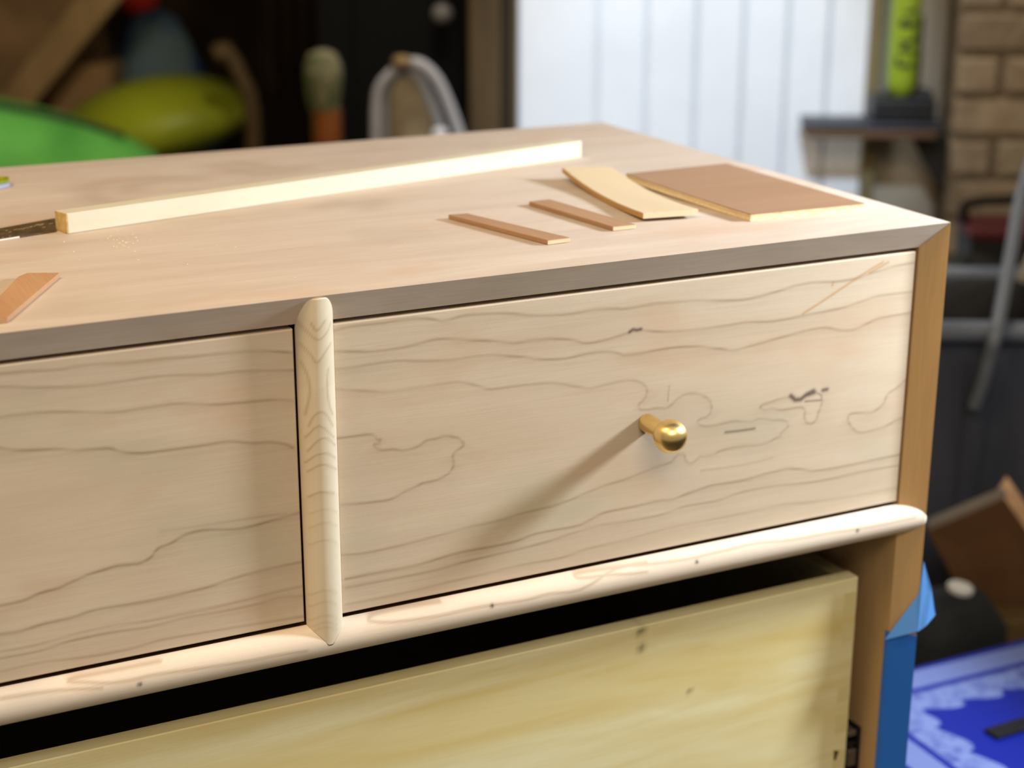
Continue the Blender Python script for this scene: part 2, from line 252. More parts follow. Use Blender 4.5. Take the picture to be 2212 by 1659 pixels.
BA=[[(-456.6,-14.8),(-452.8,-19.7),(-447.2,-25.1),(-441.3,-21.4),(-438.5,-16.9)],[(-455.8,-27.6),(-451.1,-33.6),(-448.2,-38.4),(-443.3,-33.0),(-439.0,-28.7)],[(-455.7,-38.3),(-453.1,-45.8),(-452.3,-55.2),(-453.6,-63.4),(-454.7,-69.1)],[(-441.4,-42.8),(-442.6,-53.3),(-441.4,-64.5),(-439.1,-70.8)],[(-453.4,-75.7),(-450.5,-69.4),(-446.0,-67.7),(-441.8,-72.7),(-439.4,-77.6)],[(-454.3,-91.1),(-449.1,-84.5),(-443.7,-83.9),(-438.0,-90.0)],[(-455.4,-98.4),(-450.6,-93.5),(-444.1,-92.9),(-438.3,-97.5)],[(-454.7,-103.7),(-449.6,-99.8),(-444.3,-100.0),(-437.6,-104.9)],[(-454.6,-119.2),(-448.9,-116.0),(-440.2,-118.5)],[(-455.0,-83.0),(-448.2,-75.7),(-438.8,-84.7)],[(-450.5,-15.0),(-447.6,-19.8),(-442.6,-14.5)],[(-454.7,-129.8),(-449.3,-127.1),(-443.8,-127.4),(-438.5,-131.0)],[(-454.8,-138.5),(-449.5,-135.6),(-444.1,-135.9),(-438.9,-139.4)],[(-455.1,-149.3),(-449.9,-146.4),(-444.5,-146.5),(-439.4,-150.0)],[(-455.8,-181.7),(-450.8,-178.3),(-445.6,-178.3),(-440.7,-181.5)],[(-455.9,-189.2),(-451.1,-185.6),(-445.9,-185.6),(-441.0,-188.8)],[(-456.1,-198.3),(-451.3,-194.5),(-446.2,-194.4),(-441.3,-197.6)],[(-456.2,-202.8),(-451.5,-199.0),(-446.3,-198.8),(-441.5,-202.0)],[(-456.2,-206.2),(-451.6,-202.3),(-446.4,-202.1),(-441.6,-205.2)]]
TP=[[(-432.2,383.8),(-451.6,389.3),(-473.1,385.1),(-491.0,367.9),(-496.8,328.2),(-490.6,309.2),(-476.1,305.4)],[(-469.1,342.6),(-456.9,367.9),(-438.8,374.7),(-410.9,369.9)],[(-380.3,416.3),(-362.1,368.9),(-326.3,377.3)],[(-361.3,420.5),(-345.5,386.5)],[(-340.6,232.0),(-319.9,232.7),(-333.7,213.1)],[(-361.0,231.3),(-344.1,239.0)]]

def field(pts, lines, sig, wts=None, halo=0.0, side=-1):
    """Darkness 0..1 at 2-D points (mm) near a set of polylines: a thin core and a soft one-sided halo."""
    out = np.zeros(len(pts)); pts = np.asarray(pts, dtype=np.float64)
    for li, ln in enumerate(lines):
        wt = 1 if wts is None else wts[li]; sg = sig[li] if hasattr(sig, '__len__') else sig
        best = np.full(len(pts), 1e9); sd = np.zeros(len(pts))
        for (ax, ay), (bx, by) in zip(ln, ln[1:]):
            R_ = 26 if halo else sg*4
            idx = np.nonzero((pts[:, 0] > min(ax, bx)-R_) & (pts[:, 0] < max(ax, bx)+R_) & (pts[:, 1] > min(ay, by)-R_) & (pts[:, 1] < max(ay, by)+R_))[0]
            if not len(idx): continue
            p = pts[idx]; dx, dy = bx-ax, by-ay; q = dx*dx+dy*dy+1e-9
            t = np.clip(((p[:, 0]-ax)*dx+(p[:, 1]-ay)*dy)/q, 0, 1)
            ex, ey = p[:, 0]-ax-t*dx, p[:, 1]-ay-t*dy
            d = np.hypot(ex, ey); m = d < best[idx]
            best[idx[m]] = d[m]; sd[idx[m]] = (dx*ey-dy*ex)[m]*(1 if dx >= 0 else -1)
        v = wt*np.exp(-(best/sg)**2)
        if halo: v = np.maximum(v, wt*halo*np.exp(-best/7.0)*np.where(sd*side > 0, 1, .25))
        out = np.maximum(out, v)
    return out
def soften(ln):
    return [(p.x, p.y) for p in smooth_path([(a, b, 0) for a, b in ln], 3)] if len(ln) > 2 else ln
def set_attr(o, name, vals):
    a = o.data.attributes.new(name, 'FLOAT', 'POINT'); a.data.foreach_set('value', np.asarray(vals, dtype=np.float32))
def coords(o):
    a = np.empty(len(o.data.vertices)*3, dtype=np.float32); o.data.vertices.foreach_get('co', a); return a.reshape(-1, 3)
def grid_board(x0, x1, z0, z1, yf, yb, step):
    """Board whose front face (towards -y) is a fine grid, with softened arrises."""
    nx, nz = int((x1-x0)/step), int((z1-z0)/step); e = .0007
    xs = np.linspace(x0+e, x1-e, nx); zs = np.linspace(z0+e, z1-e, nz)
    X, Z = np.meshgrid(xs, zs); V = np.stack([X, np.full_like(X, yf), Z], -1).reshape(-1, 3)
    i = np.arange(nx*nz).reshape(nz, nx)
    F = np.stack([i[:-1, :-1], i[:-1, 1:], i[1:, 1:], i[1:, :-1]], -1).reshape(-1, 4).tolist()
    ring = list(i[0]) + list(i[1:, -1]) + list(i[-1, -2::-1]) + list(i[-2:0:-1, 0])
    V = V.tolist(); base = len(V); n = len(ring)
    for k in ring:
        x, y, z = V[k]; V.append((x0 if x < x0+2*e else x1 if x > x1-2*e else x, yf+e, z0 if z < z0+2*e else z1 if z > z1-2*e else z))
    for k in range(n):
        x, y, z = V[base+k]; V.append((x, yb, z))
    for k in range(n):
        k2 = (k+1) % n
        F.append((ring[k2], ring[k], base+k, base+k2)); F.append((base+k2, base+k, base+n+k, base+n+k2))
    F.append([base+n+k for k in range(n)])
    return V, F
def mesh_obj(name, V, F, m, parent, off, smooth=False):
    me = bpy.data.meshes.new(name); me.from_pydata([(x-off[0], y-off[1], z-off[2]) for x, y, z in V], [], F); me.update()
    o = bpy.data.objects.new(name, me); COL.objects.link(o); o.parent = parent
    if m: me.materials.append(m)
    if smooth:
        for p in me.polygons: p.use_smooth = True
    return o

# ================================================================== THE ROOM
m_floor = blotch('concrete', L((70, 66, 62)), L((48, 45, 42)), 3, rough=.85)
bm = new(); rbox(bm, -4, 4, -1.6, 7, -.05, 0); struct('floor', bm, m_floor)
m_dark = blotch('dark_stone', L((62, 50, 38)), L((32, 26, 21)), 2.2, .35, .65, .95, bump=.3, c3=L((76, 58, 40)))
bm = new(); rbox(bm, -4, -.05, 6.0, 6.15, 0, 2.5); struct('wall_back', bm, m_dark)
bm = new(); rbox(bm, -4.1, -4, -1.6, 6.0, 0, 2.5); struct('wall_left', bm, m_dark)

bm = new(); rbox(bm, -4.1, 4, .9, 7, 2.5, 2.6); struct('ceiling', bm, blotch('ceiling_paint', L((120, 112, 100)), L((100, 92, 82)), 1.5))
VD = 3.2
def uz(px, py, v=VD):
    s = S(px, py, v); return s[0], s[2]
# black door standing in the dark end of the room, with its pale knob
m_blk = plain('black_paint', L((9, 9, 9)), .7, spec=.15)
u0, u1 = uz(688, 0, 3.5)[0], uz(1012, 0, 3.5)[0]
d1 = bpy.data.objects.new('door_1', None); COL.objects.link(d1); d1.location = RM((u0+u1)/2, 3.5, 0); d1['kind'] = 'structure'
bm = new(); rbox(bm, u0, u1, 3.5, 3.545, .01, 2.05); obj('door_leaf', bm, m_blk, d1)
for a, b in ((.12, .85), (1.0, 1.93)):
    bm = new(); rbox(bm, u0+.07, u1-.07, 3.49, 3.5, a, b); bevel(bm, .004, 1); obj('panel', bm, m_blk, d1)
k = W(955, 30, 3.46); bm = new()
lathe(bm, [(0, 0), (.008, .001), (.008, .024), (.016, .03), (.021, .04), (.019, .05), (.010, .056), (0, .057)], Matrix.Translation(k+RV*.04) @ Matrix.Rotation(-RYAW, 4, 'Z') @ Matrix.Rotation(PI/2, 4, 'X'), 20)
o = obj('door_knob', bm, plain('pale_knob', L((124, 120, 114)), .4, 0, .1), d1, True); o['label'] = 'pale round door knob'

# brown timber post and mouldings between the dark end and the white boards
m_post = wood('brown_post', L((92, 74, 48)), L((50, 38, 24)), axis=2, mott=.5, fib=.3, rough=.7)
m_postd = wood('dark_post', L((52, 42, 30)), L((30, 23, 16)), axis=2, mott=.5, fib=.3, rough=.7)
def vplank(name, pa, pb, va, vb, m, z0=0.0, z1=2.4, struct_=True, parent=None, bev=.003):
    a, b = uz(pa, 0, va)[0], uz(pb, 0, va)[0]
    bm = new(); rbox(bm, a, b, va, vb, z0, z1)
    if bev: bevel(bm, bev, 1)
    return struct(name, bm, m) if struct_ else obj(name, bm, m, parent)
vplank('trim_1', 1012, 1082, 3.19, 3.33, m_post)
vplank('trim_2', 1082, 1105, 3.23, 3.33, m_postd)
vplank('trim_3', 1104, 1118, 3.20, 3.33, m_post)
# white tongue-and-groove boards
m_wht = blotch('white_paint', L((228, 230, 234)), L((218, 220, 224)), 5, .3, .7, .55, bump=.03)
wall = bpy.data.objects.new('wall_white', None); COL.objects.link(wall); wall.location = RM(.25, VD, 0); wall['kind'] = 'structure'
bm = new(); rbox(bm, uz(1116, 0)[0], uz(1890, 0)[0], VD+.02, VD+.04, 0, 2.4); obj('backing', bm, m_wht, wall)
edges = [1117, 1292, 1400, 1508, 1611, 1707, 1797, 1888]
for a, b in zip(edges, edges[1:]):
    ua, ub = uz(a, 0)[0]+.0026, uz(b, 0)[0]-.0026
    j = random.uniform(-.0015, .0015)
    bm = new(); rbox(bm, ua, ub, VD+j, VD+.02, .0, 2.4); bevel(bm, .004, 1)
    obj('plank', bm, m_wht, wall)
vplank('trim_4', 1887, 1914, 3.17, 3.26, wood('olive_trim', L((122, 110, 76)), L((90, 78, 50)), axis=2))
m_gry = blotch('grey_render', L((172, 163, 147)), L((148, 139, 124)), 2.6, .3, .7, .9, bump=.15)
bm = new(); rbox(bm, uz(1912, 0)[0], uz(2090, 0)[0], 3.22, 3.4, 0, 2.4); struct('wall_grey', bm, m_gry)
# brick wall at the right end, each brick on its own
m_mort = blotch('mortar', L((132, 118, 98)), L((112, 100, 82)), 30, rough=.95, bump=.4)
m_bricks = [blotch('brick_%d' % i, L(c), L(d), 18, .3, .7, .9, bump=.5) for i, (c, d) in enumerate([((164, 150, 127), (148, 132, 110)), ((156, 143, 122), (138, 124, 105)), ((168, 152, 129), (146, 128, 107)), ((150, 136, 116), (132, 115, 96))])]
ub0 = uz(2078, 0, 3.12)[0]; ub1 = ub0+.62
br = bpy.data.objects.new('wall_brick', None); COL.objects.link(br); br.location = RM((ub0+ub1)/2, 3.12, 0); br['kind'] = 'structure'
bm = new(); rbox(bm, ub0, ub1, 3.129, 3.3, 0, 2.4); obj('mortar_bed', bm, m_mort, br)
cz = .078; bw = .205
zref = uz(2110, 70, 3.12)[1]                     # centre of a course
kmin, kmax = int((0.05-zref)/cz)-1, int((2.36-zref)/cz)
for kk in range(kmin, kmax):
    zc = zref+kk*cz
    if zc < .04: continue
    u = ub0-.01-(bw*.55 if kk % 2 else 0)
    while u < ub1:
        a, b = max(u+.006, ub0), min(u+bw-.006, ub1); j = random.uniform(-.006, .006)
        if b-a > .03:
            bm = new(); rbox(bm, a+random.uniform(0, .004), b, 3.118+j, 3.15, zc-cz/2+.006, zc+cz/2-.006+random.uniform(-.003, .002)); bevel(bm, .006, 2)
            obj('brick', bm, random.choice(m_bricks), br)
        u += bw

# ================================================================== THE DRESSER
XW = -.8916           # left outer face
T, B, D = .0171, .0094, .48
dr = thing('dresser', 'unfinished pale maple dresser with mitred case and half-round mouldings', 'dresser', (XW/2, D/2, 0))
OFF = (XW/2, D/2, 0)
GLINE = L((138, 110, 84)); KDARK = L((70, 48, 44)); ORNG = L((176, 128, 74))
m_front = wood('maple_front', L((217, 202, 180)), L((180, 152, 128)), attr=[('grain', GLINE), ('stain', ORNG), ('knot', KDARK)], mott=.42, fib=.18, mscale=.8, patch=(L((206, 176, 148)), L((190, 182, 158))))
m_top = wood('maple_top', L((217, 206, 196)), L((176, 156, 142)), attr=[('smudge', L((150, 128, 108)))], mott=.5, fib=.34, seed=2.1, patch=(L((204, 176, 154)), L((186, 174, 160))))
m_side = wood('maple_side', L((202, 170, 124)), L((158, 124, 84)), axis=2, mott=.4, fib=.3, seed=.7)
m_bar = wood('maple_bar', L((226, 214, 192)), L((200, 180, 146)), axis=2, attr=[('grain', L((168, 144, 110)))], mott=.3, fib=.12, seed=1.3)
m_rail = wood('maple_rail', L((230, 217, 202)), L((196, 174, 152)), attr=[('grain', L((164, 140, 112))), ('knot', L((40, 30, 26)))], mott=.3, fib=.14, seed=3.3)
m_pop = wood('poplar', L((238, 231, 190)), L((188, 180, 124)), attr=[('knot', L((96, 78, 52)))], mott=.5, fib=.2, seed=4.0, tint=L((218, 196, 128)), rings=0)
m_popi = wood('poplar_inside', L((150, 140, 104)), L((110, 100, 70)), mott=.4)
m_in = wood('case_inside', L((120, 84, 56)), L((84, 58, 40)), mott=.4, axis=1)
# top: inward bevel along the front and the ends
def shift(pts): return pts
nx, ny = 150, 90
V = []; F = []
for j in range(ny+1):
    for i in range(nx+1): V.append((XW + (0-XW)*i/nx, D*j/ny, TOPZ))
for j in range(ny):
    for i in range(nx):
        a = j*(nx+1)+i; F.append((a, a+1, a+nx+2, a+nx+1))
nb = len(V)
V += [(XW+T, B, TOPZ-T), (-T, B, TOPZ-T), (-T, D, TOPZ-T), (XW+T, D, TOPZ-T)]
front = list(range(nx+1)); back = [ny*(nx+1)+i for i in range(nx+1)]
lft = [j*(nx+1) for j in range(ny+1)]; rgt = [j*(nx+1)+nx for j in range(ny+1)]
F.append([nb+1, nb] + [])if False else None
F.append(front[::-1] + [nb, nb+1]); F.append(back + [nb+2, nb+3])
F.append(lft + [nb+3, nb]); F.append(rgt[::-1] + [nb+1, nb+2]); F.append([nb+3, nb+2, nb+1, nb])
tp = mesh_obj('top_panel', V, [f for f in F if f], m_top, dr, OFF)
bm = bmesh.new(); bm.from_mesh(tp.data); bmesh.ops.recalc_face_normals(bm, faces=bm.faces); bm.to_mesh(tp.data); bm.free()
co = coords(tp); w2 = np.stack([(co[:, 0]+OFF[0])*1000, (co[:, 1]+OFF[1])*1000], 1)
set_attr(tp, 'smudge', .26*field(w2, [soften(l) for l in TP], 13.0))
# sides, mitred to the top at the front
ZB = .10
for sx, x0 in ((1, 0.0), (-1, XW)):
    bm = new(); g = .00025
    o0, i0 = x0, x0-sx*T
    e = .0003
    A = [(o0, 0, ZB), (o0, 0, TOPZ-e), (i0, B, TOPZ-T-e), (i0, B, ZB)]
    Bk = [(o0, D, ZB), (o0, D, TOPZ-e), (i0, D, TOPZ-T-e), (i0, D, ZB)]
    a = [bm.verts.new(p) for p in A]; b = [bm.verts.new(p) for p in Bk]
    bm.faces.new(a); bm.faces.new(b[::-1])
    for i in range(4): bm.faces.new((a[(i+1) % 4], a[i], b[i], b[(i+1) % 4]))
    o = obj('side_panel', bm, m_side, dr); o['label'] = 'browner side panel with vertical grain'
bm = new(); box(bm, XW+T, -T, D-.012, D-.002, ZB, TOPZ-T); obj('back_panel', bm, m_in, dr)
bm = new(); box(bm, XW+T, -T, B, D-.012, ZB, ZB+T); obj('bottom_panel', bm, m_side, dr)
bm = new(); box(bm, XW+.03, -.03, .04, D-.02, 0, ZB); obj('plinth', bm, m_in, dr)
YC = B+.0012; ZR = TOPZ-.2137; RR = .0109; XB = -.4458; RB = .0111
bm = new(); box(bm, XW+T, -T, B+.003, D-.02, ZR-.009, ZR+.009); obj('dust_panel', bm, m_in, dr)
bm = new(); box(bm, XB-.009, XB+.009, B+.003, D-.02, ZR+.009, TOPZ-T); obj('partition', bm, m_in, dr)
# half-round rail, coped into the bevels of the sides
NA, NX = 30, 620
V = []
for i in range(NX+1):
    for k in range(NA+1):
        a = -PI/2 + PI*k/NA; y = YC-RR*math.cos(a); z = ZR+RR*math.sin(a)
        x1 = -max(0, y)/B*T + .0004; x0 = XW-x1
        V.append((x0+(x1-x0)*i/NX, y, z))
F = []
for i in range(NX):
    for k in range(NA):
        a = i*(NA+1)+k; F.append((a, a+NA+1, a+NA+2, a+1))
nb = len(V); V += [(XW+T, B+.004, ZR-RR), (XW+T, B+.004, ZR+RR), (-T, B+.004, ZR-RR), (-T, B+.004, ZR+RR)]
F.append([i for i in range(NA+1)] + [nb+1, nb]); F.append([NX*(NA+1)+i for i in range(NA, -1, -1)] + [nb+2, nb+3])
rl = mesh_obj('rail', V, F, m_rail, dr, OFF, True)
co = coords(rl); w2 = np.stack([(co[:, 0]+OFF[0])*1000, (co[:, 2]-TOPZ)*1000], 1)
set_attr(rl, 'grain', .6*field(w2, [soften(l) for l in RA], 1.0, None, .14)); set_attr(rl, 'knot', field(w2, NH, 1.25))
rl['label'] = 'half-round pale rail with small nail holes'
# half-round upright bar, coped over the rail
NZ = 240; V = []
for i in range(NZ+1):
    for k in range(NA+1):
        a = -PI/2 + PI*k/NA; x = XB+RB*math.sin(a); y = YC-RB*math.cos(a)
        zt = TOPZ - math.hypot(max(0, y)/B*T, .0013) + .0002
        zb = ZR + math.sqrt(max(0, RR*RR-(YC-y)**2)) - .0002
        V.append((x, y, zb+(zt-zb)*i/NZ))
F = []
for i in range(NZ):
    for k in range(NA):
        a = i*(NA+1)+k; F.append((a, a+1, a+NA+2, a+NA+1))
F.append([NZ*(NA+1)+k for k in range(NA+1)]); F.append([k for k in range(NA, -1, -1)])
bar = mesh_obj('bar', V, F, m_bar, dr, OFF, True)
co = coords(bar); w2 = np.stack([(co[:, 0]+OFF[0])*1000, (co[:, 2]-TOPZ)*1000], 1)
set_attr(bar, 'grain', .55*field(w2, [soften(l) for l in BA], .8, [1]*11+[.5]*8, .3)); bar['label'] = 'half-round upright bar with arched grain'
# drawers
m_brass = NT('brass'); m_brass.b.inputs['Base Color'].default_value = L((242, 214, 148)); m_brass.b.inputs['Metallic'].default_value = 1
m_brass.b.inputs['Roughness'].default_value = .33; m_brass.b.inputs['Anisotropic'].default_value = .5
m_brass.bump(m_brass.noise(m_brass.vec((1, 14, 1)), 400, 2), .05, .0003); m_brass = m_brass.m
KZ = TOPZ-.1103
def drawer(x0, x1, lines, wts, kx):
    V, F = grid_board(x0, x1, TOPZ-.2003, TOPZ-.0200, B+.0003, B+.019, .0008)
    d = mesh_obj('drawer', V, F, m_front, dr, OFF)
    bm = bmesh.new(); bm.from_mesh(d.data); bmesh.ops.recalc_face_normals(bm, faces=bm.faces); bm.to_mesh(d.data); bm.free()
    c = coords(d); p = np.stack([(c[:, 0]+OFF[0])*1000, (c[:, 2]-TOPZ)*1000], 1)
    set_attr(d, 'grain', (.54+.2*np.sin(p[:, 0]*.05+p[:, 1]*.31)*np.sin(p[:, 0]*.021+1.3*p[:, 1]))*field(p, [soften(l) for l in lines], 1.15, wts, .36))
    bm = new()
    prof = [(.0062, 0), (.0060, .001), (.0060, .0195)] + [(.0107*math.cos(a), .0285+.0107*math.sin(a)) for a in np.linspace(-.92, PI/2-.02, 22)] + [(0, .0392)]
    lathe(bm, prof, Matrix.Translation((kx, B, KZ)) @ Matrix.Rotation(PI/2, 4, 'X'), 48)
    kn = obj('knob', bm, m_brass, d, 40); kn['label'] = 'round brass knob on a short stem'
    return d, p
d, p = drawer(-.4345, -.0191, GR, GRW, -.2262); d['label'] = 'right drawer front with swirling knotty grain'
k_ = np.zeros(len(p))
for l_, w_, s2 in zip(KN, KW, KS): k_ = np.maximum(k_, s2*field(p, [l_], w_*1.05))
set_attr(d, 'knot', .85*k_)
set_attr(d, 'stain', .6*field(p, SCR, .9))
d, p = drawer(-.8725, -.4582, GL, GLW, -.6655); d['label'] = 'left drawer front with long gentle grain'
set_attr(d, 'knot', 0*p[:, 0]); set_attr(d, 'stain', 0*p[:, 0])
# lower drawer box: bare poplar, no front yet
LX0, LX1, LY, LZ0, LZ1 = XW+.0315, -.0315, .030, TOPZ-.455, TOPZ-.2645
V, F = grid_board(LX0, LX1, LZ0, LZ1, LY, LY+.0125, .003)
ld = mesh_obj('drawer', V, F, m_pop, dr, OFF); ld['label'] = 'lower drawer box of bare yellowish poplar without a front'
bm = bmesh.new(); bm.from_mesh(ld.data); bmesh.ops.recalc_face_normals(bm, faces=bm.faces); bm.to_mesh(ld.data); bm.free()
c = coords(ld); p = np.stack([(c[:, 0]+OFF[0])*1000, (c[:, 2]-TOPZ)*1000], 1)
set_attr(ld, 'knot', .75*np.maximum(field(p, [[(-213.7, -260), (-213.6, -262)], [(-212, -268), (-215, -269)], [(-213, -281), (-213.1, -281.5)], [(-173.7, -324), (-172, -323.5)]], [2.2, 2.6, 3.0, 1.6]), .0))
for x0, x1 in ((LX1-.0125, LX1), (LX0, LX0+.0125)):
    bm = new(); box(bm, x0+.0002, x1-.0002, LY+.0125, .44, LZ0+.002, LZ1-.0008); bevel(bm, .0008, 1); obj('side_board', bm, m_popi, ld)
bm = new(); box(bm, LX0, LX1, .44, .4525, LZ0, LZ1); obj('back_board', bm, m_popi, ld)
bm = new(); box(bm, LX0+.0125, LX1-.0125, LY+.0125, .44, LZ0+.008, LZ0+.014); obj('base_board', bm, m_popi, ld)
m_pin = wood('end_grain', L((230, 218, 166)), L((206, 192, 136)), axis=1, mott=.6, fib=.4)
for za, zb in ((.2751, .2909), (.3003, .315), (.3497, .3639), (.374, .3895), (.404, .419), (.429, .444)):
    bm = new(); za, zb = TOPZ-za, TOPZ-zb
    prism(bm, [(LX1-.0118, LY-.0002, za), (LX1-.0006, LY-.0002, za-.0006), (LX1-.0006, LY-.0002, zb+.0006), (LX1-.0118, LY-.0002, zb)], (0, .004, 0)); obj('dovetail_pin', bm, m_pin, ld)
bm = new(); prism(bm, [(-.0431, LY-.0004, TOPZ-.4035), (-.0385, LY-.0004, TOPZ-.405), (-.041, LY-.0004, TOPZ-.4125), (-.0427, LY-.0004, TOPZ-.4115)], (0, .003, 0))
obj('chipped_corner', bm, plain('dark_gap', L((88, 70, 40)), .9), ld)
# drawer slides
m_slide = plain('blackened_steel', L((46, 42, 40)), .45, .6, .5, 60); m_slg = plain('steel_member', L((120, 112, 104)), .4, .6, .2, 40)
for sx, xs in ((1, -T), (-1, XW+T)):
    bm = new(); a, b = xs-sx*.0004, xs-sx*.003
    box(bm, min(a, b), max(a, b), .031, .42, TOPZ-.436, TOPZ-.391); bevel(bm, .0006, 1); sl = obj('drawer_slide', bm, m_slide, dr)
    for z0, z1, y0 in ((.3935, .3985, .033), (.403, .4065, .0325), (.409, .423, .0315)):
        bm = new(); a, b = xs-sx*.003, xs-sx*.011
        box(bm, min(a, b), max(a, b), y0, .40, TOPZ-z1, TOPZ-z0); bevel(bm, .0008, 1); obj('runner', bm, m_slg if z0 != .403 else m_slide, sl)
# ================================================================== ON THE DRESSER
def onp(px, py, z):            # sighting on the horizontal plane z above the dresser top
    d = ray(px, py); t = (TOPZ+z-CAM.z)/d.z; return CAM + d*t
def onf(px, py, y):
    d = ray(px, py); t = (y-CAM.y)/d.y; return CAM + d*t
EPS = .0002
def slab(bm, q, z0, z1):       # four ground points -> slab
    hexa(bm, [(x, y, TOPZ+z0) for x, y in q], [(x, y, TOPZ+z1) for x, y in q])
def ctr(q): return Vector((sum(p[0] for p in q)/len(q), sum(p[1] for p in q)/len(q), TOPZ))
m_pine = wood('white_pine', L((220, 216, 200)), L((202, 192, 160)), mott=.3, fib=.15, seed=5, axis=0)
q = [(-.5378, .2180), (-.1045, .3252), (-.1085, .3412), (-.5418, .2340)]
bm = new(); hexa(bm, [(x, y, TOPZ+EPS) for x, y in q], [(q[0][0], q[0][1], TOPZ+.0134), (q[1][0], q[1][1], TOPZ+.0134), (q[2][0], q[2][1], TOPZ+.0128), (q[3][0], q[3][1], TOPZ+.0128)]); bevel(bm, .0003, 1)
st = obj('wood_strip', bm, m_pine, None, loc=ctr(q)); tag(st, 'long square strip of cream white wood lying across the dresser top', 'wood strip')
bm = new()
e0 = Vector((q[0][0], q[0][1], 0)); e1 = Vector((q[3][0], q[3][1], 0)); ex = (e0-Vector((q[1][0], q[1][1], 0))).normalized()*.0003
hexa(bm, [(e0+ex+Vector((0, 0, TOPZ+.0004))), (e0-ex*2+Vector((0, 0, TOPZ+.0004))), (e1-ex*2+Vector((0, 0, TOPZ+.0004))), (e1+ex+Vector((0, 0, TOPZ+.0004)))],
     [(e0+ex+Vector((0, 0, TOPZ+.0132))), (e0-ex*2+Vector((0, 0, TOPZ+.0132))), (e1-ex*2+Vector((0, 0, TOPZ+.0126))), (e1+ex+Vector((0, 0, TOPZ+.0126)))])
o = obj('end_grain_face', bm, blotch('end_grain_pine', L((222, 196, 138)), L((190, 160, 104)), 260, .3, .7), st); o['label'] = 'tan sawn end of the strip'

m_thin = wood('brown_ply_strip', L((178, 144, 114)), L((146, 110, 80)), axis=1, mott=.4, fib=.35, seed=6)
m_edge = wood('pale_edge', L((226, 206, 176)), L((190, 160, 122)), axis=0, mott=.5, fib=.4, mscale=6)
def strip(qb, h, label):
    bm = new(); slab(bm, qb, EPS, h); bevel(bm, .0003, 1)
    s = obj('wood_strip', bm, m_thin, None, loc=ctr(qb)); tag(s, label, 'wood strip', 'thin brown wood strips')
    a, b = Vector((qb[0][0], qb[0][1], TOPZ)), Vector((qb[1][0], qb[1][1], TOPZ)); n = (a-Vector((qb[3][0], qb[3][1], TOPZ))).normalized()*.0003
    bm = new(); hexa(bm, [a+n+Vector((0, 0, .0004)), b+n+Vector((0, 0, .0004)), b-n*3+Vector((0, 0, .0004)), a-n*3+Vector((0, 0, .0004))],
                     [a+n+Vector((0, 0, h-.0004)), b+n+Vector((0, 0, h-.0004)), b-n*3+Vector((0, 0, h-.0004)), a-n*3+Vector((0, 0, h-.0004))])
    o = obj('cut_end', bm, m_edge, s); o['label'] = 'pale cut end'
    return s
strip([(-.2739, .0562), (-.2575, .0572), (-.2853, .1525), (-.2985, .1540)], .0032, 'thin brown wood strip nearest the front edge of the dresser top')
strip([(-.2172, .0735), (-.2000, .0735), (-.2128, .1718), (-.2297, .1705)], .0031, 'thin brown wood strip between the other thin strip and the bowed pale offcut')
# bowed pale offcut, both ends lifted
m_bow = wood('birch_ply', L((220, 205, 178)), L((196, 174, 138)), axis=1, mott=.3, fib=.2, seed=8)
m_plyedge = wood('ply_edge', L((206, 168, 108)), L((168, 126, 70)), axis=1, mott=.5, fib=.4, mscale=4)
fl, fr, bl, brr = onp(1390, 461, .0062), onp(1508, 453, .0062), onp(1215, 362, .0098), onp(1321, 361, .0098)
N = 16; V = []; F = []
def bowpt(s, t, dz):
    a = fl.lerp(fr, t); b = bl.lerp(brr, t); p = a.lerp(b, s)
    h = .0042 + .0021*((1-s)**2 if s < .42 else 0)*0 + (.0022*((.42-s)/.42)**2 if s < .42 else .0056*((s-.42)/.58)**2)
    return (p.x, p.y, TOPZ + h + EPS + dz)
bm = new(); rows = []
for i in range(N+1):
    s = i/N; rows.append([bm.verts.new(bowpt(s, 0, 0)), bm.verts.new(bowpt(s, 1, 0)), bm.verts.new(bowpt(s, 1, -.004)), bm.verts.new(bowpt(s, 0, -.004))])
for a, b in zip(rows, rows[1:]):
    for k in range(4): bm.faces.new((a[k], a[(k+1) % 4], b[(k+1) % 4], b[k]))
bm.faces.new(rows[0]); bm.faces.new(rows[-1][::-1])
for f in bm.faces: f.smooth = False
bow = obj('plywood_offcut', bm, m_bow, None, loc=ctr([fl, fr, brr, bl])); tag(bow, 'narrow bowed offcut of pale plywood casting a shadow to its left', 'plywood offcut')
for e_, lab, (ta, tb) in (('ply_edge', 'golden layered edge', (-.006, .001)),):
    bm = new(); rows = []
    for i in range(N+1):
        s = i/N; rows.append([bm.verts.new(bowpt(s, tb, -.0007)), bm.verts.new(bowpt(s, ta, -.0007)), bm.verts.new(bowpt(s, ta, -.0039)), bm.verts.new(bowpt(s, tb, -.0039))])
    for a, b in zip(rows, rows[1:]):
        for k in range(4): bm.faces.new((a[k], a[(k+1) % 4], b[(k+1) % 4], b[k]))
    bm.faces.new(rows[0]); bm.faces.new(rows[-1][::-1]); o = obj(e_, bm, m_plyedge, bow); o['label'] = lab
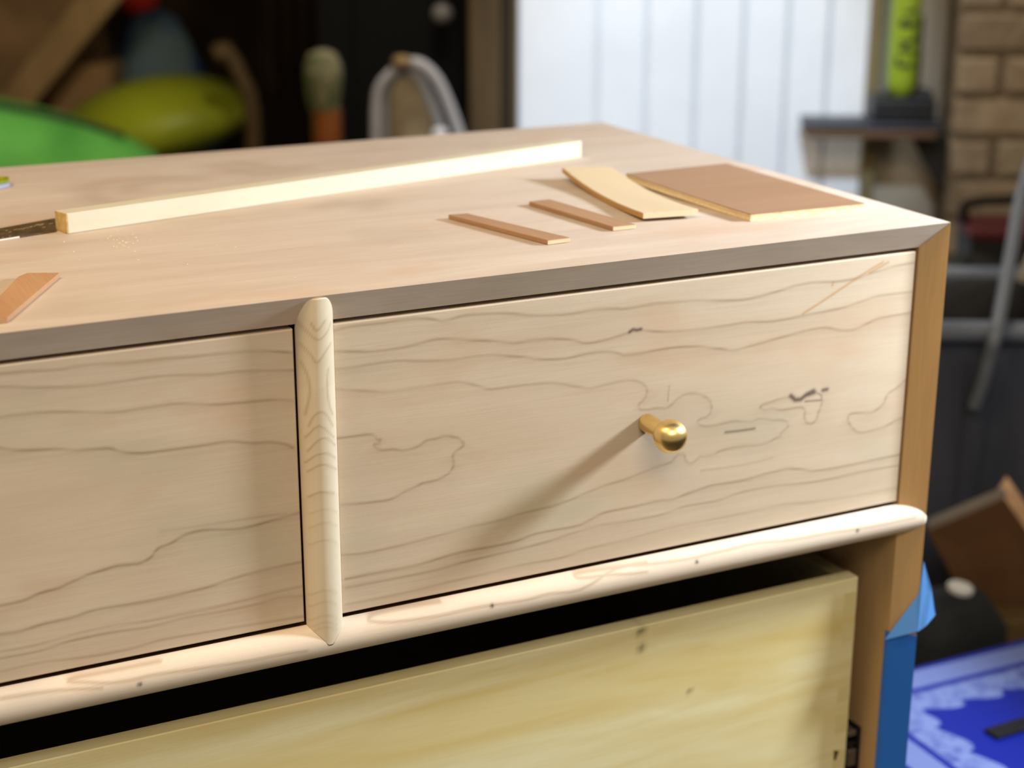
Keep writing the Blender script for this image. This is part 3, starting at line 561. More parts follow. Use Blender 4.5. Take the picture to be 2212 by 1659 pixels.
# large brown-faced plywood offcut, slightly dished
H = .0052
A_, B_, C_, D_ = onp(1622, 462.5, .0052), onp(1867, 439, .0052), onp(1570, 350, .0062), onp(1352, 373, .0085)
m_plyface = wood('brown_veneer', L((164, 132, 106)), L((136, 104, 80)), axis=0, mott=.35, fib=.25, seed=9)
m_plycore = blotch('ply_core', L((238, 222, 184)), L((204, 172, 124)), 700, .45, .75, .8, (.25, 1, 1))
def quadpt(s, t, z): 
    p = A_.lerp(B_, s).lerp(D_.lerp(C_, s), t); lift = (.0026*(1-s))*t**1.6
    return (p.x, p.y, TOPZ+EPS+z+lift)
pl = thing('plywood_offcut', 'large brown faced plywood offcut with pale layered edges near the right end', 'plywood offcut', ctr([A_, B_, C_, D_]))
def layer(name, z0, z1, m, lab=None, inset=0.0):
    bm = new(); n = 8; g0 = {}; g1 = {}
    for i in range(n+1):
        for j in range(n+1):
            s, t = inset+(1-2*inset)*i/n, inset+(1-2*inset)*j/n; g0[i, j] = bm.verts.new(quadpt(s, t, z0)); g1[i, j] = bm.verts.new(quadpt(s, t, z1))
    for i in range(n):
        for j in range(n):
            bm.faces.new((g0[i, j], g0[i, j+1], g0[i+1, j+1], g0[i+1, j])); bm.faces.new((g1[i, j], g1[i+1, j], g1[i+1, j+1], g1[i, j+1]))
    for i in range(n):
        bm.faces.new((g0[i, 0], g0[i+1, 0], g1[i+1, 0], g1[i, 0])); bm.faces.new((g0[i+1, n], g0[i, n], g1[i, n], g1[i+1, n]))
        bm.faces.new((g0[0, i+1], g0[0, i], g1[0, i], g1[0, i+1])); bm.faces.new((g0[n, i], g0[n, i+1], g1[n, i+1], g1[n, i]))
    o = obj(name, bm, m, pl)
    if lab: o['label'] = lab
layer('back_veneer', 0, .0019, m_plycore, 'pale lower layer with specks', .001)
layer('core', .0019, .0034, m_edge, 'tan middle layer', .003)
layer('upper_layer', .0034, .0043, m_plycore, 'pale upper layer', .001)
layer('face_veneer', .0043, .0050, m_plyface, 'brown upper face')
# brown scrap at the left edge
q = [onp(15, 686, .003), onp(128, 590, .003), onp(60, 590, .003), onp(40, 598, .003), onp(0, 640, .003), onp(-130, 700, .003), onp(0, 688, .003)]
q = [(p.x, p.y) for p in (q[0], q[1], q[2], q[3], q[4], q[5], q[6])]
bm = new(); hexa(bm, [(x, y, TOPZ+EPS) for x, y in q], [(x, y, TOPZ+.0032) for x, y in q])
tag(obj('plywood_offcut', bm, wood('scrap', L((196, 156, 120)), L((156, 114, 78)), axis=1, mott=.5, fib=.3, seed=11), None, loc=ctr(q)), 'angular brown plywood scrap cut off by the left picture edge', 'plywood offcut')
# black metal rule under the end of the strip
r0, r1 = onp(122, 497.5, .0012), onp(119, 471, .0012); dirv = (onp(0, 517, .0012)-r0)
ra, rb = r0+dirv*2.2, r1+(onp(0, 493, .0012)-r1)*2.2
k_ = .06
q = [(ra.x, ra.y), (r0.x-dirv.x*k_*-0.0, r0.y), (r1.x, r1.y), (rb.x, rb.y)]
bm = new(); slab(bm, q, EPS, .0012)
rule = obj('metal_rule', bm, blotch('worn_black_steel', L((106, 92, 68)), L((80, 68, 52)), 120, .35, .65, .5), None, loc=ctr(q)); tag(rule, 'worn black metal rule lying against the end of the white strip', 'ruler')
ea, eb = Vector((ra.x, ra.y, TOPZ)), Vector((r0.x, r0.y, TOPZ)); eb = ea.lerp(eb, .70); nn = (Vector((r1.x, r1.y, TOPZ))-Vector((r0.x, r0.y, TOPZ))).normalized()
bm = new(); hexa(bm, [ea-nn*.0009+Vector((0, 0, .0002)), eb-nn*.0004+Vector((0, 0, .0002)), eb+nn*.0002+Vector((0, 0, .0002)), ea+nn*.0002+Vector((0, 0, .0002))],
                 [ea-nn*.0009+Vector((0, 0, .0013)), eb-nn*.0004+Vector((0, 0, .0013)), eb+nn*.0002+Vector((0, 0, .0013)), ea+nn*.0002+Vector((0, 0, .0013))])
o = obj('bare_edge', bm, plain('bright_steel', L((250, 245, 240)), .35, .3, .05), rule); o['label'] = 'bright bare metal edge'
bm = new()
def fleck(px, py, lpx, h):
    a = onp(px, py, .00125); b = onp(px+lpx, py-lpx*.2, .00125); n_ = nn*h
    prism(bm, [a, b, b+n_, a+n_], (0, 0, .0001))
for px, py, lp, h in [(12, 499, 5, .001), (18, 502, 6, .0008), (30, 497, 3, .0014), (34, 496, 4, .001), (40, 496, 3, .0016), (44, 495, 4, .0012), (48, 496, 3, .0012), (51, 494, 4, .0016), (56, 493, 6, .001), (64, 491, 6, .0016), (73, 489, 3, .0012), (77, 487, 9, .0016), (84, 488, 5, .001), (88, 486, 6, .002), (91, 492, 7, .0009), (106, 484, 8, .0009), (119, 480, 2, .001), (119, 490, 2, .0012), (4, 514, 4, .0008), (20, 511, 3, .0007)]: fleck(px, py, lp, h)
o = obj('worn_lettering', bm, plain('worn_white_ink', L((206, 190, 160)), .7), rule); o['label'] = 'remains of worn pale lettering'
# small packet cut off at the left
q = [onp(-60, 424, 0), onp(22, 405, 0), onp(21, 398, 0), onp(-60, 398, 0)]
q = [(p.x, p.y) for p in q]; pk = thing('packet', 'small flat lime and bluish white packet at the left picture edge', 'packet', ctr(q))
bm = new(); slab(bm, q, EPS, .0035); bevel(bm, .0006, 1); obj('base', bm, plain('packet_blue', L((186, 196, 226)), .4, 0, .35, 90), pk)
bm = new(); slab(bm, q, .0036, .006); bevel(bm, .0006, 1); obj('lid', bm, blotch('packet_lime', L((176, 182, 40)), L((120, 140, 40)), 160, .4, .6, .4), pk)
# sawdust
bm = new()
for _ in range(46):
    px, py = random.gauss(258, 26), random.gauss(526, 10)
    if random.random() < .3: px, py = random.uniform(100, 900), random.uniform(510, 640)
    p = onp(px, py, 0); r = random.uniform(.0002, .0007); a = random.uniform(0, PI)
    dx, dy = math.cos(a)*r, math.sin(a)*r
    prism(bm, [(p.x-dx, p.y-dy, TOPZ+.00015), (p.x+dy*.5, p.y-dx*.5, TOPZ+.00015), (p.x+dx, p.y+dy, TOPZ+.00015), (p.x-dy*.5, p.y+dx*.5, TOPZ+.00015)], (0, 0, .0003))
o = obj('sawdust', bm, plain('sawdust', L((252, 240, 216)), .9)); tag(o, 'scattered pale sawdust flecks on the dresser top', 'sawdust'); o['kind'] = 'stuff'

# blue masking tape on the right front edge of the case, its end peeled away
m_tape = NT('blue_tape'); m_tape.b.inputs['Base Color'].default_value = L((36, 108, 212)); m_tape.b.inputs['Roughness'].default_value = .5
m_tape.bump(m_tape.noise(m_tape.vec((1, 1, 3)), 500, 2), .15, .0005); m_tape = m_tape.m
m_tapeb = NT('tape_back'); m_tapeb.b.inputs['Base Color'].default_value = L((112, 182, 255)); m_tapeb.b.inputs['Roughness'].default_value = .55
_t = m_tapeb; _tr = _t.n('ShaderNodeBsdfTranslucent', Color=L((112, 182, 255))); _mx = _t.n('ShaderNodeMixShader', Fac=.35)
_t.l(_t.b.outputs[0], _mx.inputs[1]); _t.l(_tr.outputs[0], _mx.inputs[2]); _t.l(_mx.outputs[0], _t.N['Material Output'].inputs[0]); m_tapeb = _t.m
tp_ = thing('masking_tape', 'blue masking tape stuck down the front edge with a peeled end', 'tape', (-.008, .0, TOPZ-.42))
zt = TOPZ-.302; zb_ = TOPZ-.50
prof = [(.0004, .014), (.0004, -.0003), (-.0174, B-.0004), (-.0177, B+.0035)]
th = .0002
bm = new(); prev = None
for i, (x, y) in enumerate(prof):
    zz = zt + (.0 if i > 1 else .0); 
    ring = [bm.verts.new((x, y, zt-(.0028 if i == 1 else 0 if i == 0 else 0)+(.010 if i == 0 else 0))), bm.verts.new((x, y, zb_)), bm.verts.new((x-th*.7, y-th, zb_)) if i > 1 else bm.verts.new((x+th, y-th*.5, zb_)), bm.verts.new((x-th*.7, y-th, zt)) if i > 1 else bm.verts.new((x+th, y-th*.5, zt-(.0028 if i == 1 else 0)+(.010 if i == 0 else 0)))]
    if prev:
        for k in range(4): bm.faces.new((prev[k], prev[(k+1) % 4], ring[(k+1) % 4], ring[k]))
    prev = ring if prev or True else None
obj('stuck_length', bm, m_tape, tp_)
E1, A1, B1 = onf(1985, 1283, -.0008), onf(1995, 1213, -.0004), onf(2020, 1328, -.004)
C1, D1 = onf(1982, 1364, -.003), onf(1911, 1382, .006)
bm = new(); off = Vector((.0001, -.00025, 0))
m1 = A1.lerp(B1, .5)+Vector((.0015, -.001, -.001)); m2 = B1.lerp(C1, .5)+Vector((-.001, -.001, -.0012))
prism(bm, [A1, m1, B1, m2, C1, E1], off); o = obj('peeled_end', bm, m_tapeb, tp_); o['label'] = 'bright peeled end standing off the edge'
bm = new(); prism(bm, [E1, C1, D1], off); o = obj('folded_corner', bm, m_tapeb, tp_); o['label'] = 'paler folded corner'

# ================================================================== BEYOND THE DRESSER, LEFT
# dark bench that carries the small things behind the dresser
m_bench = plain('dark_bench', L((16, 15, 14)), .85, spec=.1)
bu0, bu1 = -.95, -.16
bn = thing('bench', 'low black workbench in the dark behind the dresser', 'bench', RM((bu0+bu1)/2, 3.1, 0), -RYAW)
bm = new(); rbox(bm, bu0, bu1, 2.85, 3.4, .39, .42); obj('bench_top', bm, m_bench, bn)
for a, b in ((bu0+.02, 2.87), (bu1-.07, 2.87), (bu0+.02, 3.33), (bu1-.07, 3.33)):
    bm = new(); rbox(bm, a, a+.05, b, b+.05, 0, .39); obj('leg', bm, m_bench, bn)
# bottle
p0 = W(702, 150, 3.0); bz = .4202
k0 = uz(700, 300, 3.0)[1]; k1 = uz(690, 106, 3.0)[1]
bt = thing('bottle', 'slim cream and green bottle with an orange lower half', 'bottle', (p0.x, p0.y, bz), -RYAW)
zo = uz(700, 236, 3.0)[1]
bm = new(); lathe(bm, [(.026, bz), (.028, bz+.004), (.0275, zo)], Matrix.Translation((p0.x, p0.y, 0)), 20); obj('lower_half', bm, plain('orange_label', L((140, 80, 32)), .5, 0, .2, 30), bt, 40)
bm = new(); lathe(bm, [(.0275, zo+.0003), (.029, zo+.01), (.034, zo+.04), (.036, zo+.06), (.035, k1-.03), (.026, k1-.008), (.010, k1)], Matrix.Translation((p0.x-.004, p0.y, 0)), 20)
obj('upper_half', bm, blotch('cream_label', L((128, 120, 92)), L((84, 92, 60)), 26, .4, .62, .45), bt, 40)
# arched chair back
m_gt = plain('grey_piping', L((176, 176, 182)), .5, 0, .1); m_beige = blotch('beige_cloth', L((172, 160, 134)), L((152, 140, 116)), 14, rough=.9)
vc = 3.0
cb = thing('arched_holder', 'pale grey arched frame with a beige panel before the black door', 'frame', RM(uz(893, 200, vc)[0], vc+.02, .42), -RYAW)
bm = new(); zf = uz(900, 330, vc)[1]; ua_ = uz(785, 0, vc)[0]-.004; rbox(bm, ua_, ua_+.21, vc-.02, vc+.06, .4203, zf+.006); bevel(bm, .004, 2); obj('base', bm, m_bench, cb)
def arc(name, pts, r, m, dv=0, lab=None):
    bm = new(); P = smooth_path([W(a, b, vc+dv) for a, b in pts], 8)
    tube(bm, P, r, 12); o = obj(name, bm, m, cb, True)
    if lab: o['label'] = lab
arc('frame', [(811, 330), (811, 300), (813, 220), (826, 178), (868, 138)], .0095, m_gt)
arc('frame', [(874, 140), (905, 138), (940, 168), (966, 220), (990, 285), (1005, 330)], .011, m_gt)
arc('inner_frame', [(866, 140), (840, 178), (833, 215), (832, 300), (832, 330)], .009, plain('mid_grey', L((140, 140, 142)), .6, 0, .1), .012)
arc('inner_frame', [(872, 142), (905, 170), (932, 220), (955, 288), (968, 330)], .010, plain('mid_grey2', L((166, 166, 172)), .6, 0, .1), .012)
bm = new(); prism(bm, [W(a, b, vc+.02) for a, b in [(834, 330), (834, 225), (846, 180), (868, 152), (896, 178), (922, 232), (945, 310), (950, 330)]], RV*.02); obj('panel', bm, m_beige, cb)
bm = new(); kp = W(868, 134, vc-.01); lathe(bm, [(0, -.012), (.014, -.01), (.019, 0), (.014, .01), (0, .013)], Matrix.Translation(kp), 16); o = obj('cap', bm, plain('tan_cap', L((150, 124, 82)), .6), cb, True); o['label'] = 'tan cap at the peak'
bm = new(); kp = W(950, 290, vc-.03); lathe(bm, [(0, -.013), (.013, -.01), (.015, 0), (.013, .01), (0, .013)], Matrix.Translation(kp), 12); o = obj('clip', bm, plain('white_clip', L((232, 234, 246)), .4), cb, True); o['label'] = 'small white clip'
# kayaks
def hull(name, tip, axis, length, wid, hgt, m, label, peak=.35, pw=.6, roll=0.0, groove=None):
    """Pointed plastic hull: starts at tip, swells along axis, closes at the far end."""
    axis = Vector(axis).normalized(); side = axis.cross(Vector((0, 0, 1))).normalized(); upv = side.cross(axis).normalized()
    R_ = Matrix.Rotation(roll, 3, axis); side = R_ @ side; upv = R_ @ upv
    n, seg = 40, 28; bm = new(); rings = []
    for i in range(n+1):
        s = i/n; g = max(.0, (min(s/peak, 1, (1-s)/peak)))
        g = (1-(1-g)**2)**pw if g > 0 else 0
        c = Vector(tip)+axis*length*s
        rings.append([bm.verts.new(c + side*(wid*g+.004)*math.cos(2*PI*k/seg) + upv*(hgt*g+.004)*math.copysign(abs(math.sin(2*PI*k/seg))**.85, math.sin(2*PI*k/seg))) for k in range(seg)])
    for a, b in zip(rings, rings[1:]):
        for k in range(seg): bm.faces.new((a[k], a[(k+1) % seg], b[(k+1) % seg], b[k]))
    bm.faces.new(rings[0][::-1]); bm.faces.new(rings[-1])
    ky = thing(name, label, 'kayak', (0, 0, 0)); ctrp = Vector(tip)+axis*length*.5; ky.location = (ctrp.x, ctrp.y, 0)
    obj('hull', bm, m, ky, True)
    if groove:
        for (s0, s1, ang) in groove:
            P = []
            for i in range(13):
                s = s0+(s1-s0)*i/12; g = min(s/peak, 1, (1-s)/peak); g = (1-(1-g)**2)**pw
                c = Vector(tip)+axis*length*s; P.append(c + side*(wid*g+.004)*math.cos(ang) + upv*(hgt*g+.004)*abs(math.sin(ang))**.85)
            bm = new(); tube(bm, P, .011, 8); obj('groove', bm, plain('dark_groove', L((40, 66, 34)), .7), ky, True)
    return ky
m_kg = blotch('green_plastic', L((118, 204, 92)), L((96, 178, 78)), 4, rough=.28); m_ky = blotch('lime_plastic', L((166, 174, 40)), L((140, 148, 40)), 3, rough=.4)
vk = 4.0
tipg = W(372, 372, vk); dirg = (W(-700, 330, vk-.5)-tipg); 
hull('kayak', tipg, dirg, 2.3, .24, .175, m_kg, 'glossy bright green kayak hull behind the left back edge', .32, .62, 0.0, [(.05, .30, .95), (.06, .2, 2.0)])
tipy = W(548, 240, 4.6); diry = (W(140, 268, 4.75)-tipy)
hull('kayak', tipy, diry, float(diry.length), .24, .105, m_ky, 'dull lime yellow kayak end behind the bright green hull', .5, .85, -.12)
# low crates the hulls rest on
for nm, q_, vv, dz, lb in (('green', (60, 300), 4.0, .16, 'low dark crate under the bright green hull'), ('lime', (330, 255), 4.68, .10, 'low dark crate under the lime hull')):
    s_ = S(q_[0], q_[1], vv); zt3 = max(.05, s_[2]-dz)
    bm = new(); rbox(bm, s_[0]-.2, s_[0]+.06, vv-.13, vv+.13, .001, zt3-.09); bevel(bm, .006, 1)
    tag(obj('crate', bm, m_blk, None, loc=RM(s_[0]-.07, vv, 0)), lb, 'crate')
# blue sack
bm = new(); c0 = W(345, 210, 5.42); c0.z = 0
zs = lambda py: uz(345, py, 5.42)[1]
s1 = 3554.6/5.42*1.02
lathe(bm, [(.0, .0), (.17, .002), (.185, .2), (132/s1, zs(260)), (116/s1, zs(200)), (98/s1, zs(150)), (78/s1, zs(100)), (60/s1, zs(60)), (46/s1, zs(34)), (22/s1, zs(20)), (0, zs(17))], Matrix.Translation(c0), 28); lumpy(bm, .016, 9, 3)
tag(obj('sack', bm, blotch('blue_sack', L((104, 124, 128)), L((26, 62, 118)), 3.2, .44, .56, .8, bump=.2), None, True, loc=c0), 'tall slumped sack of teal and navy blue cloth in the dark', 'sack')
# red float on a dark pole
fp = W(297, -14, 5.78)
fl_ = thing('float', 'round red float on a dark pole above the blue sack', 'float', (fp.x, fp.y, 0))
bm = new(); lathe(bm, [(0, -.075), (.036, -.069), (.063, -.044), (.077, 0), (.067, .039), (.036, .069), (0, .077)], Matrix.Translation(fp), 22); obj('ball', bm, plain('red_plastic', L((214, 56, 44)), .45, 0, .15), fl_, True)
bm = new(); tube(bm, [(fp.x, fp.y, .001), (fp.x, fp.y, fp.z-.07)], .012, 10); obj('pole', bm, m_blk, fl_)
# leaning plank, sheet and block of brown timber
m_tan = wood('old_tan_timber', L((176, 142, 92)), L((112, 86, 54)), axis=2, mott=.7, fib=.3, mscale=.4)
m_brn = blotch('old_brown_board', L((150, 116, 74)), L((96, 74, 50)), 3.0, .35, .68, .9)
a, b = W(262, -60, 4.8), W(0, 270, 4.8)
dirp = (b-a).normalized(); a2 = a-dirp*.6; b2 = a + dirp*((a.z-.0)/(-dirp.z)) if dirp.z < 0 else b
nrm = dirp.cross(RV).normalized()*.052
bm = new(); prism(bm, [a2-nrm, a2+nrm, b2+nrm+Vector((0, 0, 0)), b2-nrm], RV*.045); bevel(bm, .006, 2)
zmin = min(v.co.z for v in bm.verts)
for v in bm.verts: v.co.z -= zmin if False else 0
for v in bm.verts: v.co.z = max(v.co.z, .001)
tag(obj('plank', bm, m_tan, None, loc=(b2.x, b2.y, 0)), 'tan timber plank leaning diagonally in the dark upper left', 'plank')
bm = new(); s0 = S(-160, 0, 5.2); s1_ = S(216, 0, 5.2); rbox(bm, s0[0], s1_[0], 5.2, 5.225, .001, 1.25); bevel(bm, .004, 1)
tag(obj('board', bm, m_brn, None, loc=RM((s0[0]+s1_[0])/2, 5.2, 0)), 'upright dull brown board behind the leaning plank', 'board')
bm = new(); s0 = S(95, 140, 5.0); s1_ = S(236, 150, 5.0); rbox(bm, s0[0], s1_[0], 5.0, 5.18, .001, s0[2]); bevel(bm, .01, 2)
tag(obj('timber_block', bm, m_brn, None, loc=RM((s0[0]+s1_[0])/2, 5.09, 0)), 'squat brown timber block beside the blue sack', 'timber block')
# curved tool handle
hp = smooth_path([W(x, y, 4.4) for x, y in [(468, 118), (486, 112), (505, 132), (520, 165), (536, 200), (545, 250), (548, 330), (549, 420)]], 6)
gp = W(549, 420, 4.4); hp += [Vector((gp.x, gp.y, gp.z*.5)), Vector((gp.x, gp.y, .002))]
bm = new(); n_ = len(hp); tube(bm, hp, [.026 if i < 8 else .02 for i in range(n_)], 10)
tag(obj('curved_stick', bm, plain('tan_handle', L((124, 98, 62)), .6, 0, .3), None, True, loc=(gp.x, gp.y, 0)), 'tan curved wooden stick standing beyond the lime hull', 'stick')
# dark sheets hanging in the gloom beside the black door
bm = new(); pts = []; s0 = S(560, 0, 4.7)[0]; s1_ = S(720, 0, 4.7)[0]
cols = 18; vr = []
for i in range(cols+1):
    u = s0+(s1_-s0)*i/cols; v = 4.7+.025*math.sin(i*1.7)+.012*math.sin(i*4.1)
    vr.append([bm.verts.new(RM(u, v, .35)), bm.verts.new(RM(u, v-.01*math.sin(i), 1.5)), bm.verts.new(RM(u, v+.006-.01*math.sin(i), 1.5)), bm.verts.new(RM(u, v+.006, .35))])
for a, b in zip(vr, vr[1:]):
    for k in range(4): bm.faces.new((a[k], a[(k+1) % 4], b[(k+1) % 4], b[k]))
bm.faces.new(vr[0]); bm.faces.new(vr[-1][::-1])
tag(obj('dust_sheet', bm, blotch('dark_cloth', L((84, 66, 54)), L((44, 36, 30)), 4, rough=.95), None, True, loc=RM((s0+s1_)/2, 4.7, .35)), 'dark brown cloth sheet hanging left of the black door', 'sheet')

# ================================================================== BEYOND THE DRESSER, RIGHT
# wall shelf with a lime tool on it
vs = 3.11
m_shelf = plain('shelf_navy', L((52, 54, 64)), .5, 0, .2); m_shu = wood('shelf_wood', L((112, 88, 66)), L((80, 60, 44)), axis=0)
ua, ub_ = uz(1757, 0, vs-.05)[0], uz(2050, 0, vs)[0]
zt_ = uz(1900, 266, vs-.05)[1]
sh = thing('shelf', 'dark navy wall shelf at the right end of the white boards', 'shelf', RM((ua+ub_)/2, vs+.05, zt_-.03), -RYAW)
bm = new(); rbox(bm, ua, ub_, vs-.05, vs+.05, zt_-.012, zt_); bevel(bm, .004, 2); obj('shelf_top', bm, m_shelf, sh)
bm = new(); rbox(bm, ua+.004, ub_-.01, vs-.045, vs+.05, zt_-.03, zt_-.0122); bevel(bm, .004, 2); obj('shelf_board', bm, m_shu, sh)
bm = new(); br0 = RM(ub_-.05, vs+.02, zt_-.03); prism(bm, [br0, RM(ub_+.02, vs+.02, zt_-.03), RM(ub_+.06, vs+.02, zt_-.17), RM(ub_+.035, vs+.02, zt_-.17)], RV*.015); obj('bracket', bm, plain('dark_iron', L((34, 30, 27)), .7), sh)
u0, u1 = uz(1893, 0, vs)[0], uz(2030, 0, vs)[0]
ba = thing('tool_battery', 'black block standing on the navy shelf under the lime tool', 'charger', RM((u0+u1)/2, vs+.03, zt_+.0005), -RYAW)
bm = new(); rbox(bm, u0, u1, vs-.045, vs+.04, zt_+.0005, zt_+.044); bevel(bm, .006, 2); obj('body', bm, plain('black_plastic', L((30, 31, 34)), .45), ba)
bm = new(); rbox(bm, u0+.075, u1-.004, vs-.035, vs+.035, zt_+.044, zt_+.056); bevel(bm, .004, 2); obj('cap', bm, plain('black_plastic2', L((44, 44, 46)), .5), ba)
lu = (uz(1913, 190, vs)[0]+uz(1975, 190, vs)[0])/2; lr = 30/FPX*vs*1.03; lz = zt_+.0445
lm = thing('lime_tool', 'upright lime green cylinder with dark lettering on the black block', 'tool', RM(lu, vs-.005, lz), -RYAW)
bm = new(); lathe(bm, [(0, lz), (lr*.55, lz+.001), (lr*.86, lz+.01), (lr, lz+.026), (lr, lz+.5), (lr*.8, lz+.52), (0, lz+.521)], Matrix.Translation(RM(lu, vs-.005, 0)), 28); obj('cylinder', bm, plain('lime_plastic2', L((150, 172, 44)), .45, 0, .1), lm, 40)
m_ink = plain('dark_ink', L((40, 48, 22)), .6)
def glyph(pts, w_=.006):
    bm = new()
    for (x0, y0), (x1, y1) in pts:
        n = 5; row = []
        for i in range(n+1):
            t = i/n; th_ = x0+(x1-x0)*t; z = y0+(y1-y0)*t
            d_ = RU*math.sin(th_)-RV*math.cos(th_); row.append((RM(lu, vs-.005, lz+z)+d_*(lr+.0006), d_))
        up_ = Vector((0, 0, 1)); a = row[0][0]; b = row[-1][0]; dd = (b-a).normalized()
        pr = dd.cross(row[2][1]).normalized()*w_/2
        for (p, _), (q, _2) in zip(row, row[1:]):
            prism(bm, [p-pr, q-pr, q+pr, p+pr], row[2][1]*.0006)
    obj('letter', bm, m_ink, lm)
glyph([((-.5, .058), (.55, .058)), ((-.5, .058), (-.5, .074))], .008)
glyph([((-.5, .088), (.6, .080)), ((-.4, .090), (.1, .096))])
glyph([((-.5, .102), (.6, .102)), ((.55, .102), (.55, .118))])
glyph([((-.5, .130), (.65, .136)), ((-.5, .130), (-.2, .142))], .010)
glyph([((-.3, .154), (.7, .158))])
bm = new(); rbox(bm, lu+lr*.98, lu+lr*1.3, vs-.005, vs+.03, lz+.014, lz+.145); bevel(bm, .003, 1); o = obj('side_guard', bm, plain('black_plastic3', L((30, 32, 24)), .6), lm)
# red toolbox far right
bx0 = S(2100, 505, 2.75); bx1 = S(2330, 505, 2.75); zt2 = uz(2150, 494, 2.75)[1]; zb2 = uz(2150, 522, 2.75)[1]
rb_ = thing('toolbox', 'black toolbox with a dark red lid beyond the tote', 'toolbox', RM((bx0[0]+bx1[0])/2, 2.9, 0), -RYAW)
bm = new(); rbox(bm, bx0[0], bx1[0], 2.75, 2.86, .001, zb2); bevel(bm, .006, 2); obj('box', bm, plain('toolbox_black', L((26, 24, 24)), .6), rb_)
bm = new(); rbox(bm, bx0[0]-.005, bx1[0]+.005, 2.745, 2.865, zb2+.0003, zt2); bevel(bm, .008, 2); o = obj('lid', bm, plain('toolbox_red', L((84, 24, 28)), .6), rb_); o['label'] = 'dark red lid'
bm = new(); hc = RM((bx0[0]+bx1[0])/2, 2.80, zt2); tube(bm, smooth_path([hc-RU*.09, hc-RU*.08+Vector((0, 0, .035)), hc+RU*.08+Vector((0, 0, .035)), hc+RU*.09], 5), .008, 8); obj('handle', bm, m_blk, rb_, True)
# dark rubbish sack heaped behind the tote
bm = new(); c0 = W(2105, 640, 2.54); c0.z = 0; zz = uz(2100, 545, 2.54)[1]
lathe(bm, [(0, .002), (.11, .004), (.15, .12), (.145, .28), (.12, zz-.09), (.08, zz-.03), (.03, zz), (0, zz+.004)], Matrix.Translation(c0), 26); lumpy(bm, .03, 11, 5)
for v in bm.verts: v.co.z = max(v.co.z, .002)
tag(obj('rubbish_sack', bm, plain('black_bag', L((20, 20, 22)), .5, 0, .3, 20), None, True, loc=c0), 'crumpled black rubbish sack behind the navy tote', 'sack')
# navy tote
vt = 2.0
sa = S(1975, 700, vt); zr = uz(2100, 694, vt)[1]
tu0, tu1 = sa[0], sa[0]+.40
tt = thing('tote', 'navy plastic tote with a thick paler rim to the right of the dresser', 'tote', RM((tu0+tu1)/2, vt+.14, 0), -RYAW)
m_tote = blotch('navy_plastic', L((70, 76, 94)), L((52, 58, 72)), 6, rough=.5, stretch=(1, 1, .3)); m_rim = plain('navy_rim', L((104, 116, 138)), .4, 0, .15)
bm = new(); th = .006
def ringz(ins, z): return [RM(tu0+ins, vt+ins, z), RM(tu1-ins, vt+ins, z), RM(tu1-ins, vt+.28-ins, z), RM(tu0+ins, vt+.28-ins, z)]
prof = [(.035, .002), (.03, .006), (.006, zr-.03), (.0, zr-.02), (.006, zr-.02), (.012, zr-.035), (.036, .012)]
R0 = [[bm.verts.new(p) for p in ringz(i, z)] for i, z in prof]
for a, b in zip(R0, R0[1:]):
    for k in range(4): bm.faces.new((a[k], a[(k+1) % 4], b[(k+1) % 4], b[k]))
bm.faces.new(R0[0][::-1]); bm.faces.new(R0[-1]); bevel(bm, .003, 1) if False else None
obj('body', bm, m_tote, tt)
bm = new(); pth = ringz(-.004, zr-.012)
for a, b in zip(pth, pth[1:]+pth[:1]): tube(bm, [a, b], .0135, 12)
for p in pth: bmesh.ops.create_uvsphere(bm, u_segments=12, v_segments=8, radius=.0135, matrix=Matrix.Translation(p))
o = obj('rim', bm, m_rim, tt, True); o['label'] = 'thick paler rolled rim'
for f_ in (.22, .5, .78):
    bm = new(); uu = tu0+(tu1-tu0)*f_; prism(bm, [RM(uu-.012, vt+.032, .03), RM(uu+.012, vt+.032, .03), RM(uu+.016, vt+.004, zr-.05), RM(uu-.016, vt+.004, zr-.05)], -RV*.006); bevel(bm, .002, 1); obj('rib', bm, m_tote, tt)
# black cloth inside the tote
bm = new(); c0 = RM(tu0+.125, vt+.134, zr-.055); bmesh.ops.create_icosphere(bm, subdivisions=4, radius=1, matrix=Matrix.Translation(c0) @ Matrix.Rotation(-RYAW, 4, 'Z') @ Matrix.Diagonal((.10, .072, .08, 1))); lumpy(bm, .018, 14, 8)
tag(obj('cloth_bundle', bm, plain('black_cloth', L((28, 28, 30)), .9, 0, .4, 20), None, True, loc=c0), 'black cloth bundle stuffed inside the navy tote', 'cloth')
# hose over the rim, pale stick in the tote
P = smooth_path([W(2235, 330, 2.25), W(2205, 430, 2.16), W(2187, 530, 2.08), W(2165, 650, 2.0), W(2150, 725, 1.955), W(2138, 770, 1.96), W(2122, 830, 1.972), W(2103, 880, 1.985)], 6)
bm = new(); tube(bm, [W(2262, 200, 2.35)]+P, .0085, 10)
tag(obj('hose', bm, plain('grey_blue_hose', L((112, 122, 138)), .35, 0, .15), None, True, loc=W(2150, 725, 1.955)), 'thin grey blue hose draped over the tote rim', 'hose')
bm = new(); tube(bm, [W(2235, 545, 2.255), W(2205, 610, 2.252), W(2168, 705, 2.248), W(2150, 760, 2.246)], .0085, 10)
tag(obj('stick', bm, plain('grey_stick', L((150, 146, 138)), .6), None, True, loc=W(2168, 705, 2.248)), 'short pale grey stick leaning out of the navy tote', 'stick')
